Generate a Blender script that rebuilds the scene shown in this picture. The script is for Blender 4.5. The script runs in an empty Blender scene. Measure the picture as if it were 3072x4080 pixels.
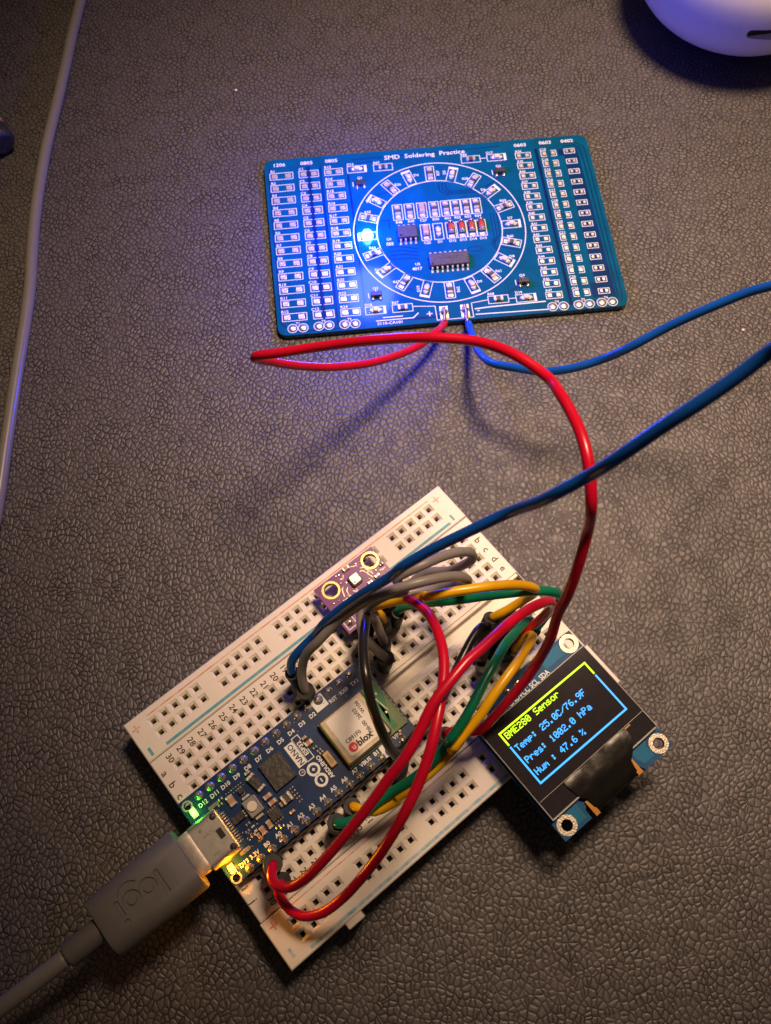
import bpy, math, random
from mathutils import Vector, Matrix
R = math.radians
sc = bpy.context.scene
col = sc.collection
random.seed(7)
MM = 0.01                      # 1 mm of the desk = 0.01 scene units

# ------------------------------------------------------------------ camera
F = 3642.0                     # focal length in pixels of the 3072 x 4080 photograph
CW = Vector((0.0, -78.242, 191.217))
RW = ((0.9995837, -0.0267039, -0.0109267), (-0.0288529, -0.9251329, -0.3785453), (0.0, 0.3787030, -0.9255182))
cx = Vector(RW[0]).normalized()
cz = Vector((RW[2][0], RW[2][1], RW[2][2])).normalized()
cx = (cx - cz * cx.dot(cz)).normalized()
cy = cz.cross(cx)
RWv = (cx, cy, cz)
cd = bpy.data.cameras.new('camera'); cam = bpy.data.objects.new('camera', cd); col.objects.link(cam)
m3 = Matrix((( cx.x, -cy.x, -cz.x), (cx.y, -cy.y, -cz.y), (cx.z, -cy.z, -cz.z)))
cam.matrix_world = Matrix.Translation(CW * MM) @ m3.to_4x4()
cd.sensor_fit = 'VERTICAL'; cd.sensor_height = 36; cd.sensor_width = 36
cd.lens = F / 4080 * 36
cd.clip_start = 0.02; cd.clip_end = 100
cd.dof.use_dof = True; cd.dof.focus_distance = 1.84; cd.dof.aperture_fstop = 3.6
sc.camera = cam

# ------------------------------------------------------------------ world, lamps, exposure
w = bpy.data.worlds.new('World'); sc.world = w; w.use_nodes = True
bg = w.node_tree.nodes['Background']
bg.inputs['Color'].default_value = (1.0, 0.75, 0.58, 1); bg.inputs['Strength'].default_value = 0.04
ld = bpy.data.lights.new('desk_lamp', 'SPOT'); lamp = bpy.data.objects.new('desk_lamp', ld); col.objects.link(lamp)
lamp.location = Vector((92, 130, 430)) * MM
tgt = Vector((62, 62, 0)) * MM
lamp.rotation_euler = (tgt - lamp.location).to_track_quat('-Z', 'Y').to_euler()
ld.energy = 1400; ld.color = (1.0, 0.68, 0.435); ld.shadow_soft_size = 0.52
ld.spot_size = R(54); ld.spot_blend = 1.0
sc.view_settings.view_transform = 'Standard'; sc.view_settings.look = 'None'
sc.view_settings.exposure = 0; sc.view_settings.gamma = 1
sc.cycles.max_bounces = 6

# ------------------------------------------------------------------ frames
TH = R(37.63937862976474)
def at(u, v, z):
    """point of the photograph (source pixels) at height z mm -> desk mm"""
    d = cx * ((u - 1536) / F) + cy * ((v - 2040) / F) + cz
    return CW + d * ((z - CW.z) / d.z)
def px(ox, oy, s, pts):
    return [at(ox + p[0] / s, oy + p[1] / s, p[2]) for p in pts]
def b2w(x, y, z):
    c, s = math.cos(TH), math.sin(TH)
    X, Y = x - BG[0], -y - BG[1]
    return Vector((c * X - s * Y, s * X + c * Y, z))
BG = (66.915358, 18.451417)

# ------------------------------------------------------------------ mesh builder
class MB:
    def __init__(self): self.v = []; self.f = []; self.sm = []
    def add(self, vs, fs, smooth=False):
        o = len(self.v); self.v += [tuple(p) for p in vs]
        for f in fs: self.f.append(tuple(i + o for i in f)); self.sm.append(smooth)
        return self
    def box(self, c, s, rot=0, bev=0):
        x, y, z = s[0] / 2, s[1] / 2, s[2] / 2
        cr, sr = math.cos(rot), math.sin(rot)
        def P(a, b, cc): return (c[0] + a * cr - b * sr, c[1] + a * sr + b * cr, c[2] + cc)
        if bev <= 0:
            vs = [P(-x, -y, -z), P(x, -y, -z), P(x, y, -z), P(-x, y, -z), P(-x, -y, z), P(x, -y, z), P(x, y, z), P(-x, y, z)]
            self.add(vs, [(3, 2, 1, 0), (4, 5, 6, 7), (0, 1, 5, 4), (1, 2, 6, 5), (2, 3, 7, 6), (3, 0, 4, 7)])
        else:
            b = min(bev, x * .9, y * .9, z * .9)
            def ring(ix, iy, zz, ch):
                return [P(-ix + ch, -iy, zz), P(ix - ch, -iy, zz), P(ix, -iy + ch, zz), P(ix, iy - ch, zz), P(ix - ch, iy, zz), P(-ix + ch, iy, zz), P(-ix, iy - ch, zz), P(-ix, -iy + ch, zz)]
            rings = [ring(x, y, -z, b), ring(x, y, z - b, b), ring(x - b, y - b, z, b * .5)]
            self.loft(rings, True, True)
        return self
    def loft(self, rings, cap0=True, cap1=True, smooth=False):
        n = len(rings[0]); vs = [p for r in rings for p in r]; fs = []
        for k in range(len(rings) - 1):
            for i in range(n):
                j = (i + 1) % n
                fs.append((k * n + i, k * n + j, (k + 1) * n + j, (k + 1) * n + i))
        self.add(vs, fs, smooth)
        caps = []
        if cap0: caps.append(tuple(reversed(range(n))))
        if cap1: caps.append(tuple((len(rings) - 1) * n + i for i in range(n)))
        o = len(self.v) - len(vs)
        for c in caps: self.f.append(tuple(i + o for i in c)); self.sm.append(False)
        return self
    def lathe(self, c, prof, n=20, smooth=True, cap0=True, cap1=True):
        rings = [[(c[0] + r * math.cos(2 * math.pi * i / n), c[1] + r * math.sin(2 * math.pi * i / n), c[2] + z) for i in range(n)] for r, z in prof]
        return self.loft(rings, cap0, cap1, smooth)
    def cyl(self, c, r, h, n=16): return self.lathe(c, [(r, 0), (r, h)], n)
    def ringp(self, c, r0, r1, z0, z1, n=24):
        rings = []
        for r, z in ((r0, z0), (r1, z0), (r1, z1), (r0, z1), (r0, z0)):
            rings.append([(c[0] + r * math.cos(2 * math.pi * i / n), c[1] + r * math.sin(2 * math.pi * i / n), z) for i in range(n)])
        return self.loft(rings, False, False)
    def tube(self, path, r, n=12, caps=True):
        P = [Vector(p) for p in path]; rings = []
        up = Vector((0, 0, 1)); prev = None
        for i, p in enumerate(P):
            t = (P[min(i + 1, len(P) - 1)] - P[max(i - 1, 0)]).normalized()
            if prev is None:
                a = t.cross(up) if abs(t.z) < .9 else t.cross(Vector((1, 0, 0)))
                a.normalize()
            else:
                a = (prev - t * prev.dot(t)).normalized()
            prev = a; b = t.cross(a)
            rr = r[i] if isinstance(r, (list, tuple)) else r
            rings.append([p + (a * math.cos(2 * math.pi * k / n) + b * math.sin(2 * math.pi * k / n)) * rr for k in range(n)])
        return self.loft(rings, caps, caps, True)
    def ribbon(self, pts, wd, z, closed=False):
        P = [Vector((p[0], p[1])) for p in pts]; n = len(P); vs = []
        for i in range(n):
            if closed: a, b = P[i - 1], P[(i + 1) % n]
            else: a, b = P[max(i - 1, 0)], P[min(i + 1, n - 1)]
            d1 = (P[i] - a).normalized() if (P[i] - a).length > 1e-9 else (b - P[i]).normalized()
            d2 = (b - P[i]).normalized() if (b - P[i]).length > 1e-9 else d1
            t = (d1 + d2)
            t = t.normalized() if t.length > 1e-6 else d1
            nn = Vector((-t.y, t.x)); k = 1 / max(.4, nn.dot(Vector((-d1.y, d1.x))))
            vs += [(P[i].x + nn.x * wd / 2 * k, P[i].y + nn.y * wd / 2 * k, z), (P[i].x - nn.x * wd / 2 * k, P[i].y - nn.y * wd / 2 * k, z)]
        fs = []
        for i in range(n if closed else n - 1):
            j = (i + 1) % n
            fs.append((2 * i + 1, 2 * j + 1, 2 * j, 2 * i))
        return self.add(vs, fs)
    def rect(self, c, s, wd, z, rot=0):
        x, y = s[0] / 2, s[1] / 2; cr, sr = math.cos(rot), math.sin(rot)
        return self.ribbon([(c[0] + a * cr - b * sr, c[1] + a * sr + b * cr) for a, b in ((-x, -y), (x, -y), (x, y), (-x, y))], wd, z, True)
    def quad(self, c, s, z, rot=0):
        x, y = s[0] / 2, s[1] / 2; cr, sr = math.cos(rot), math.sin(rot)
        return self.add([(c[0] + a * cr - b * sr, c[1] + a * sr + b * cr, z) for a, b in ((-x, -y), (x, -y), (x, y), (-x, y))], [(0, 1, 2, 3)])
    def text(self, s, c, size, z, rot=0, bold=0.0, align='CENTER', sx=1.0):
        vs, fs = text_geo(s, bold)
        if not vs: return self
        xs = [p[0] for p in vs]; ys = [p[1] for p in vs]
        k = size
        ox = (min(xs) + max(xs)) / 2 if align == 'CENTER' else min(xs)
        oy = 0.34 if align == 'CENTER' else 0
        cr, sr = math.cos(rot), math.sin(rot)
        out = []
        for p in vs:
            a, b = (p[0] - ox) * k * sx, (p[1] - oy) * k
            out.append((c[0] + a * cr - b * sr, c[1] + a * sr + b * cr, z))
        return self.add(out, fs)
    def plate(self, loops, z0, z1):
        """flat plate with holes: first loop outer, others holes"""
        cu = bpy.data.curves.new('tmp', 'CURVE'); cu.dimensions = '2D'; cu.fill_mode = 'BOTH'; cu.extrude = (z1 - z0) / 2
        for lp in loops:
            sp = cu.splines.new('POLY'); sp.points.add(len(lp) - 1); sp.use_cyclic_u = True
            for i, p in enumerate(lp): sp.points[i].co = (p[0], p[1], 0, 1)
        o = bpy.data.objects.new('tmp', cu); me = o.to_mesh()
        zc = (z0 + z1) / 2
        vs = [(v.co.x, v.co.y, v.co.z + zc) for v in me.vertices]; fs = [tuple(p.vertices) for p in me.polygons]
        o.to_mesh_clear(); bpy.data.objects.remove(o); bpy.data.curves.remove(cu)
        return self.add(vs, fs)
    def mesh(self, name, m):
        me = bpy.data.meshes.new(name)
        me.from_pydata([(p[0] * MM, p[1] * MM, p[2] * MM) for p in self.v], [], self.f)
        me.polygons.foreach_set('use_smooth', self.sm)
        me.materials.append(m); me.update()
        return me
    def build(self, name, m, parent=None, loc=None, rz=0):
        return link(name, self.mesh(name, m), parent, loc, rz)
def link(name, me, parent=None, loc=None, rz=0):
    o = bpy.data.objects.new(name, me); col.objects.link(o)
    if parent is not None: o.parent = parent
    if loc is not None: o.location = Vector(loc) * MM
    if rz: o.rotation_euler.z = rz
    return o
_tc = {}
def text_geo(s, bold):
    key = (s, bold)
    if key in _tc: return _tc[key]
    cu = bpy.data.curves.new('tmp', 'FONT'); cu.body = s; cu.size = 1; cu.resolution_u = 2; cu.offset = bold
    o = bpy.data.objects.new('tmp', cu); me = o.to_mesh()
    vs = [tuple(v.co) for v in me.vertices]; fs = [tuple(p.vertices) for p in me.polygons]
    o.to_mesh_clear(); bpy.data.objects.remove(o); bpy.data.curves.remove(cu)
    _tc[key] = (vs, fs); return vs, fs
def tag(o, label=None, cat=None, group=None, kind=None):
    if label: o['label'] = label
    if cat: o['category'] = cat
    if group: o['group'] = group
    if kind: o['kind'] = kind
    return o
def thing(name, label, cat, loc=(0, 0, 0), rz=0, group=None):
    o = bpy.data.objects.new(name, None); o.empty_display_size = .02; col.objects.link(o)
    o.location = Vector(loc) * MM; o.rotation_euler.z = rz
    return tag(o, label, cat, group)
def circ(x, y, r, n=24, a0=0, a1=2 * math.pi, end=False):
    return [(x + r * math.cos(a0 + (a1 - a0) * i / (n - (1 if end else 0))), y + r * math.sin(a0 + (a1 - a0) * i / (n - (1 if end else 0)))) for i in range(n)]
def rrect(x0, y0, x1, y1, r, n=5):
    out = []
    for cxx, cyy, a in ((x1 - r, y1 - r, 0), (x0 + r, y1 - r, 90), (x0 + r, y0 + r, 180), (x1 - r, y0 + r, 270)):
        for i in range(n + 1):
            t = R(a + 90 * i / n); out.append((cxx + r * math.cos(t), cyy + r * math.sin(t)))
    return out
def spline(P, step=1.2):
    P = [Vector(p) for p in P]; out = []
    Q = [P[0] * 2 - P[1]] + P + [P[-1] * 2 - P[-2]]
    for i in range(1, len(Q) - 2):
        p0, p1, p2, p3 = Q[i - 1:i + 3]
        d = [max((b - a).length, 1e-4) ** .5 for a, b in ((p0, p1), (p1, p2), (p2, p3))]
        t0, t1 = 0, d[0]; t2 = t1 + d[1]; t3 = t2 + d[2]
        n = max(2, int((p2 - p1).length / step))
        for k in range(n):
            t = t1 + (t2 - t1) * k / n
            A1 = p0 * ((t1 - t) / (t1 - t0)) + p1 * ((t - t0) / (t1 - t0))
            A2 = p1 * ((t2 - t) / (t2 - t1)) + p2 * ((t - t1) / (t2 - t1))
            A3 = p2 * ((t3 - t) / (t3 - t2)) + p3 * ((t - t2) / (t3 - t2))
            B1 = A1 * ((t2 - t) / (t2 - t0)) + A2 * ((t - t0) / (t2 - t0))
            B2 = A2 * ((t3 - t) / (t3 - t1)) + A3 * ((t - t1) / (t3 - t1))
            out.append(B1 * ((t2 - t) / (t2 - t1)) + B2 * ((t - t1) / (t2 - t1)))
    out.append(P[-1])
    return out

# ------------------------------------------------------------------ materials
def mat(name, c, rough=.5, metal=0, spec=.5, coat=0, var=.12, vscale=60, bump=.0, bscale=300, c2=None, emit=None, estr=0, trans=0, sss=0):
    m = bpy.data.materials.new(name); m.use_nodes = True; nt = m.node_tree; b = nt.nodes['Principled BSDF']
    b.inputs['Roughness'].default_value = rough; b.inputs['Metallic'].default_value = metal
    b.inputs['Specular IOR Level'].default_value = spec
    b.inputs['Coat Weight'].default_value = coat; b.inputs['Coat Roughness'].default_value = .08
    if trans: b.inputs['Transmission Weight'].default_value = trans
    if sss: b.inputs['Subsurface Weight'].default_value = sss; b.inputs['Subsurface Radius'].default_value = (.01, .008, .006); b.inputs['Subsurface Scale'].default_value = 1
    if emit: b.inputs['Emission Color'].default_value = (*emit, 1); b.inputs['Emission Strength'].default_value = estr
    tc = nt.nodes.new('ShaderNodeTexCoord')
    no = nt.nodes.new('ShaderNodeTexNoise'); no.inputs['Scale'].default_value = vscale; no.inputs['Detail'].default_value = 4
    nt.links.new(tc.outputs['Object'], no.inputs['Vector'])
    mx = nt.nodes.new('ShaderNodeMix'); mx.data_type = 'RGBA'
    a = c2 if c2 else tuple(x * (1 - var) for x in c)
    bb = c if c2 else tuple(min(1, x * (1 + var)) for x in c)
    mx.inputs['A'].default_value = (*a, 1); mx.inputs['B'].default_value = (*bb, 1)
    rp = nt.nodes.new('ShaderNodeMapRange'); rp.inputs['From Min'].default_value = .3; rp.inputs['From Max'].default_value = .7
    nt.links.new(no.outputs['Fac'], rp.inputs['Value']); nt.links.new(rp.outputs['Result'], mx.inputs['Factor'])
    nt.links.new(mx.outputs['Result'], b.inputs['Base Color'])
    if bump:
        n2 = nt.nodes.new('ShaderNodeTexNoise'); n2.inputs['Scale'].default_value = bscale; n2.inputs['Detail'].default_value = 3
        nt.links.new(tc.outputs['Object'], n2.inputs['Vector'])
        bp = nt.nodes.new('ShaderNodeBump'); bp.inputs['Strength'].default_value = bump; bp.inputs['Distance'].default_value = .002
        nt.links.new(n2.outputs['Fac'], bp.inputs['Height']); nt.links.new(bp.outputs['Normal'], b.inputs['Normal'])
    return m
M = {}
M['white'] = mat('breadboard_plastic', (.76, .70, .635), .42, var=.03, bump=.15, bscale=500, sss=.0)
M['contact'] = mat('contact_metal', (.10, .085, .07), .4, .8, var=.3, vscale=200)
M['ink'] = mat('black_ink', (.018, .016, .016), .6, var=.2, vscale=400)
M['rail_red'] = mat('rail_red_print', (.62, .13, .13), .55, c2=(.74, .52, .48), vscale=55)
M['rail_blue'] = mat('rail_blue_print', (.06, .30, .42), .55, c2=(.14, .38, .48), vscale=90)
M['rail_blue_pale'] = mat('worn_blue_print', (.14, .36, .50), .55, c2=(.55, .64, .68), vscale=55)
M['foam'] = mat('foam_tape', (.35, .33, .30), .9)
M['nano'] = mat('navy_solder_mask', (.004, .026, .105), .3, spec=.5, coat=.35, var=.25, vscale=30, bump=.05, bscale=160)
M['purple'] = mat('purple_solder_mask', (.15, .010, .19), .3, coat=.3, var=.2, vscale=30, bump=.05)
M['oledpcb'] = mat('blue_solder_mask', (.002, .07, .20), .5, spec=.2, coat=0, var=.2, vscale=30)
M['oledpcb2'] = mat('blue_mask_over_copper', (.001, .14, .30), .5, spec=.2, coat=0, var=.15, vscale=40)
M['pcb'] = mat('teal_blue_solder_mask', (.0005, .088, .165), .17, coat=.2, var=.16, vscale=22, bump=.04, bscale=90)
M['pcbdark'] = mat('mask_over_bare_laminate', (.0005, .030, .115), .22, coat=.2, var=.2, vscale=30)
M['silk'] = mat('white_silkscreen', (.78, .80, .82), .5, var=.08, vscale=300)
M['tin'] = mat('tinned_pad', (.36, .32, .27), .42, .8, var=.18, vscale=250, bump=.4, bscale=260)
M['padtin'] = mat('tinned_solder_pad', (.74, .68, .60), .36, .75, var=.22, vscale=250, bump=.5, bscale=260)
M['smdtin'] = mat('bright_tin_end', (.88, .82, .74), .28, .65, var=.15, vscale=250, bump=.3, bscale=200)
M['solder'] = mat('solder', (.68, .63, .55), .24, .85, var=.12, vscale=200, bump=.3, bscale=150)
M['goldring'] = mat('gold_plating', (.85, .60, .20), .25, .9, var=.1)
M['copper'] = mat('bare_copper', (.90, .50, .24), .25, .95, var=.15, vscale=200)
M['steel'] = mat('stamped_steel', (.52, .49, .45), .4, .8, var=.1, vscale=70, bump=.1, bscale=300)
M['shield'] = mat('nickel_shield', (.30, .26, .195), .45, .75, var=.15, vscale=40, bump=.12)
M['plugsteel'] = mat('brushed_plug_steel', (.78, .70, .60), .5, .45, var=.12, vscale=120, bump=.2)
M['label'] = mat('paper_label', (.80, .77, .72), .55, var=.03)
M['redlogo'] = mat('red_ink', (.70, .02, .02), .5)
M['chip'] = mat('black_epoxy', (.030, .028, .026), .45, var=.5, vscale=80, bump=.5, bscale=120)
M['chipgrey'] = mat('grey_epoxy', (.055, .050, .050), .45, var=.25, vscale=120, bump=.4, bscale=200)
M['cap'] = mat('tan_ceramic', (.48, .24, .12), .45, var=.12, vscale=200)
M['white_cer'] = mat('white_ceramic', (.72, .70, .66), .4)
M['ledbody'] = mat('clear_led_resin', (.75, .66, .52), .2, coat=.5, var=.12, vscale=150)
M['glassred'] = mat('orange_red_glass', (.62, .07, .03), .15, coat=.6, var=.2, vscale=200)
M['glassdark'] = mat('dark_glass_band', (.05, .012, .03), .15, coat=.6)
M['antenna'] = mat('green_laminate', (.15, .25, .085), .4, coat=.3, var=.15, vscale=40)
M['antgreen'] = mat('bright_green_mask', (.01, .22, .085), .3, coat=.4)
M['crystal'] = mat('bronze_lid', (.50, .36, .20), .3, .85, var=.12)
M['button'] = mat('cream_button', (.75, .68, .58), .4)
M['btnbody'] = mat('grey_switch', (.28, .26, .25), .4, .3)
M['glass'] = mat('dark_display_glass', (.026, .022, .028), .07, spec=.6, coat=.4, var=.1)
M['clear'] = mat('clear_glass_edge', (.45, .46, .44), .12, coat=.5)
M['tape'] = mat('black_tape', (.009, .008, .008), .28, spec=.32, bump=.2, bscale=60)
M['kapton'] = mat('amber_film', (.55, .24, .03), .25, coat=.4)
M['yglow'] = mat('yellow_pixels', (0, 0, 0), .5, emit=(.60, 1.0, .0), estr=1.7)
M['bglow'] = mat('cyan_pixels', (0, 0, 0), .5, emit=(.02, .36, 1.0), estr=1.9)
M['red'] = mat('red_silicone', (.56, .003, .028), .27, spec=.5, var=.08, vscale=30)
M['blue'] = mat('blue_silicone', (.005, .080, .40), .27, spec=.5, var=.08, vscale=30)
M['yellow'] = mat('yellow_silicone', (.80, .43, .004), .27, spec=.5, var=.06, vscale=30)
M['green'] = mat('green_silicone', (.003, .17, .085), .27, spec=.5, var=.08, vscale=30)
M['grey'] = mat('grey_silicone', (.22, .20, .20), .4, spec=.45, var=.06, vscale=30)
M['black'] = mat('black_silicone', (.016, .014, .013), .28, spec=.55, var=.1, vscale=30)
M['boot'] = mat('black_heat_shrink', (.020, .019, .022), .55, spec=.3, var=.4, vscale=90, bump=.5, bscale=60)
M['pinhead'] = mat('black_header_plastic', (.015, .014, .014), .5)
M['plug'] = mat('grey_moulded_plug', (.118, .112, .110), .55, var=.04, vscale=60, bump=.25, bscale=700)
M['cable'] = mat('grey_cable_sheath', (.20, .19, .185), .45, var=.04, bump=.15, bscale=500)
M['cable2'] = mat('pale_cable_sheath', (.20, .185, .165), .3, spec=.6, var=.04)
M['shell'] = mat('white_shell', (.80, .76, .68), .38, var=.02)
M['darkslot'] = mat('dark_slot', (.008, .008, .010), .5)
M['crumb'] = mat('crumb', (.85, .75, .6), .5)
M['tan'] = mat('tan_wood', (.55, .30, .12), .5)
M['led_blue'] = mat('lit_blue_led', (.1, .2, .6), .3, emit=(.09, .55, 1.0), estr=55)
M['led_green'] = mat('lit_green_led', (.1, .6, .1), .3, emit=(.28, 1.0, .12), estr=3.2)
M['led_amber'] = mat('lit_amber_led', (.7, .5, .1), .3, emit=(1.0, .50, .08), estr=2.3)

def leather():
    m = bpy.data.materials.new('black_pebbled_leather'); m.use_nodes = True; nt = m.node_tree; b = nt.nodes['Principled BSDF']
    N = nt.nodes.new; L = nt.links.new
    tc = N('ShaderNodeTexCoord')
    nz = N('ShaderNodeTexNoise'); nz.inputs['Scale'].default_value = 9; nz.inputs['Detail'].default_value = 3
    L(tc.outputs['Object'], nz.inputs['Vector'])
    nz2 = N('ShaderNodeTexNoise'); nz2.inputs['Scale'].default_value = 60; nz2.inputs['Detail'].default_value = 3
    L(tc.outputs['Object'], nz2.inputs['Vector'])
    def vadd(a, bsock, k):
        s = N('ShaderNodeVectorMath'); s.operation = 'MULTIPLY_ADD'
        s.inputs[1].default_value = (k, k, k); L(bsock, s.inputs[0]); L(a, s.inputs[2]); return s.outputs[0]
    v1 = vadd(tc.outputs['Object'], nz.outputs['Color'], .030)
    v1 = vadd(v1, nz2.outputs['Color'], .0065)
    def vor(scale, vec, st=(1, 1, 1), rot=0):
        mp = N('ShaderNodeMapping'); mp.inputs['Scale'].default_value = st; mp.inputs['Rotation'].default_value = (0, 0, rot)
        L(vec, mp.inputs['Vector'])
        t = N('ShaderNodeTexVoronoi'); t.feature = 'DISTANCE_TO_EDGE'; t.inputs['Scale'].default_value = scale; t.voronoi_dimensions = '2D'
        L(mp.outputs['Vector'], t.inputs['Vector']); return t.outputs['Distance']
    def ramp(sock, a, bb):
        r = N('ShaderNodeMapRange'); r.interpolation_type = 'SMOOTHSTEP'; r.inputs['From Min'].default_value = a; r.inputs['From Max'].default_value = bb
        L(sock, r.inputs['Value']); return r.outputs['Result']
    def math_(op, a, bb):
        r = N('ShaderNodeMath'); r.operation = op
        for i, s in enumerate((a, bb)):
            if isinstance(s, (int, float)): r.inputs[i].default_value = s
            else: L(s, r.inputs[i])
        return r.outputs[0]
    d1 = vor(86, v1, (1, .86, 1), R(35)); d2 = vor(30, v1, (1, .5, 1), R(36))
    dome = ramp(d1, 0, .34); cr1 = ramp(d1, .02, .18); cr2 = ramp(d2, 0, .05); fold = ramp(d2, 0, .16)
    mk = N('ShaderNodeTexNoise'); mk.inputs['Scale'].default_value = 16; mk.inputs['Detail'].default_value = 2
    L(tc.outputs['Object'], mk.inputs['Vector'])
    mask = N('ShaderNodeMapRange'); mask.inputs['From Min'].default_value = .35; mask.inputs['From Max'].default_value = .65
    mask.inputs['To Min'].default_value = .6; mask.inputs['To Max'].default_value = 1.0
    L(mk.outputs['Fac'], mask.inputs['Value']); mask = mask.outputs['Result']
    fine = N('ShaderNodeTexNoise'); fine.inputs['Scale'].default_value = 230; fine.inputs['Detail'].default_value = 4
    L(tc.outputs['Object'], fine.inputs['Vector'])
    h = math_('MULTIPLY', math_('MULTIPLY', dome, mask), .75)
    h = math_('ADD', h, math_('MULTIPLY', fold, .22))
    h = math_('ADD', h, math_('MULTIPLY', fine.outputs['Fac'], .22))
    lg = N('ShaderNodeTexNoise'); lg.inputs['Scale'].default_value = 2.2; lg.inputs['Detail'].default_value = 2
    L(tc.outputs['Object'], lg.inputs['Vector'])
    bp = N('ShaderNodeBump'); bp.inputs['Strength'].default_value = .48; bp.inputs['Distance'].default_value = .0032
    L(h, bp.inputs['Height']); L(bp.outputs['Normal'], b.inputs['Normal'])
    mx = N('ShaderNodeMix'); mx.data_type = 'RGBA'
    mx.inputs['A'].default_value = (.004, .0035, .0037, 1); mx.inputs['B'].default_value = (.112, .100, .106, 1)  # near-black A paints shade into the creases of the grain
    inv = math_('SUBTRACT', 1.0, cr1); f1 = math_('SUBTRACT', 1.0, math_('MULTIPLY', math_('MULTIPLY', inv, mask), .97))
    f2 = math_('MULTIPLY', f1, math_('ADD', math_('MULTIPLY', cr2, .45), .55))
    f3 = math_('MULTIPLY', f2, math_('ADD', math_('MULTIPLY', fine.outputs['Fac'], .7), .62))
    L(f3, mx.inputs['Factor'])
    m2 = N('ShaderNodeMix'); m2.data_type = 'RGBA'; m2.blend_type = 'MULTIPLY'; m2.inputs['Factor'].default_value = .25
    L(mx.outputs['Result'], m2.inputs['A']); L(lg.outputs['Fac'], m2.inputs['B'])
    L(m2.outputs['Result'], b.inputs['Base Color'])
    b.inputs['Roughness'].default_value = .46; b.inputs['Specular IOR Level'].default_value = .45
    return m
M['leather'] = leather()

# ------------------------------------------------------------------ setting
g = MB().quad((0, 0), (1100, 1100), 0).build('leather_surface', M['leather'])
tag(g, 'black pebbled leather desk surface under all the electronics', 'desk surface', kind='structure')

# ================================================================== BREADBOARD (local: x along the rows, Y = -row)
BO = b2w(0, 0, 0)
HX = lambda i: .2 + 2.5176 * i                         # column 30 = 0 ... column 1 = 29
ROW = dict(a=-.23, b=2.45, c=5.1, d=7.8, e=10.5, f=18.25, g=20.9, h=23.55, i=26.2, j=28.9)
TOP = 9.0
bb = thing('breadboard', 'white plastic breadboard with numbered holes carrying the small circuit boards', 'breadboard', BO, TH)
def slab(name, x0, x1, y0, y1, xs, ys, prof, hole, z0=1.0):
    """hole grid; ys rows (row coordinate), prof [(y, z)] heights of the top between rows"""
    m = MB(); con = MB()
    hw, b = .98, .22
    xb = [x0 + b] + [v for x in xs for v in (x - hw, x + hw)] + [x1 - b]
    yb = sorted([(y0 + b, TOP), (y1 - b, TOP)] + [(v, TOP) for y in ys for v in (y - hw, y + hw)] + prof)
    yholes = {round(y - hw, 3): y for y in ys}; xholes = {round(x - hw, 3): x for x in xs}
    nx = len(xb)
    m.add([(x, -y, z) for y, z in yb for x in xb], [])
    for r in range(len(yb) - 1):
        for c in range(nx - 1):
            ia, ib, ic, id_ = r * nx + c, r * nx + c + 1, (r + 1) * nx + c + 1, (r + 1) * nx + c
            hy = yholes.get(round(yb[r][0], 3)); hx = xholes.get(round(xb[c], 3))
            if hy is not None and hx is not None and hole(xs.index(hx), ys.index(hy)):
                o = len(m.v); i0 = .49
                m.v += [(hx - i0, -(hy - i0), TOP - .42), (hx + i0, -(hy - i0), TOP - .42), (hx + i0, -(hy + i0), TOP - .42), (hx - i0, -(hy + i0), TOP - .42)]
                m.v += [(hx - i0, -(hy - i0), TOP - 4.5), (hx + i0, -(hy - i0), TOP - 4.5), (hx + i0, -(hy + i0), TOP - 4.5), (hx - i0, -(hy + i0), TOP - 4.5)]
                T = (ia, ib, ic, id_)
                for k in range(4):
                    j = (k + 1) % 4
                    m.f.append((T[j], T[k], o + k, o + j)); m.f.append((o + j, o + k, o + 4 + k, o + 4 + j)); m.sm += [False, False]
                m.f.append((o + 7, o + 6, o + 5, o + 4)); m.sm.append(False)
                a = random.uniform(-.12, .12)
                con.box((hx - .2 + a, -hy, TOP - 3.3), (.22, .8, 2.2)); con.box((hx + .25 + a * .5, -hy, TOP - 3.5), (.2, .8, 1.9))
                con.quad((hx, -hy), (.98, .98), TOP - 4.1)
            else:
                m.f.append((id_, ic, ib, ia)); m.sm.append(False)
    # chamfer and skirt
    zl = yb
    rings = [[(x0 + b, -(y0 + b), TOP), (x1 - b, -(y0 + b), TOP), (x1 - b, -(y1 - b), TOP), (x0 + b, -(y1 - b), TOP)],
             [(x0, -y0, TOP - b), (x1, -y0, TOP - b), (x1, -y1, TOP - b), (x0, -y1, TOP - b)],
             [(x0, -y0, z0), (x1, -y0, z0), (x1, -y1, z0), (x0, -y1, z0)]]
    m.loft(rings, False, True)
    o = m.build(name, M['white'], bb)
    c = con.build('contact_clips', M['contact'], o); c['kind'] = 'stuff'
    return o
xs_main = [HX(i) for i in range(30)]
main = slab('terminal_strip', -4.1, 77.45, -3.72, 32.82, xs_main, list(ROW.values()),
            [(12.35, TOP), (12.45, TOP - .35), (13.1, TOP - .35), (13.2, TOP - 2.4), (15.6, TOP - 2.4), (15.7, TOP - .35), (16.35, TOP - .35), (16.45, TOP)], lambda i, j: True)
railx = [1.03 + 2.543 * i for i in range(29)]
up = slab('power_rail', -4.1, 77.5, -13.12, -3.86, railx, [-10.1, -7.42], [], lambda i, j: i % 6 != 5)
raily = [.78 + 2.552 * i for i in range(29)]
lo = slab('power_rail', -4.35, 77.95, 32.94, 42.6, raily, [36.3, 39.05], [], lambda i, j: i % 6 != 5)
fm = MB().box((36.7, -14.7, .5), (80.6, 55.0, 1.0)).build('foam_backing', M['foam'], bb)
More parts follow.
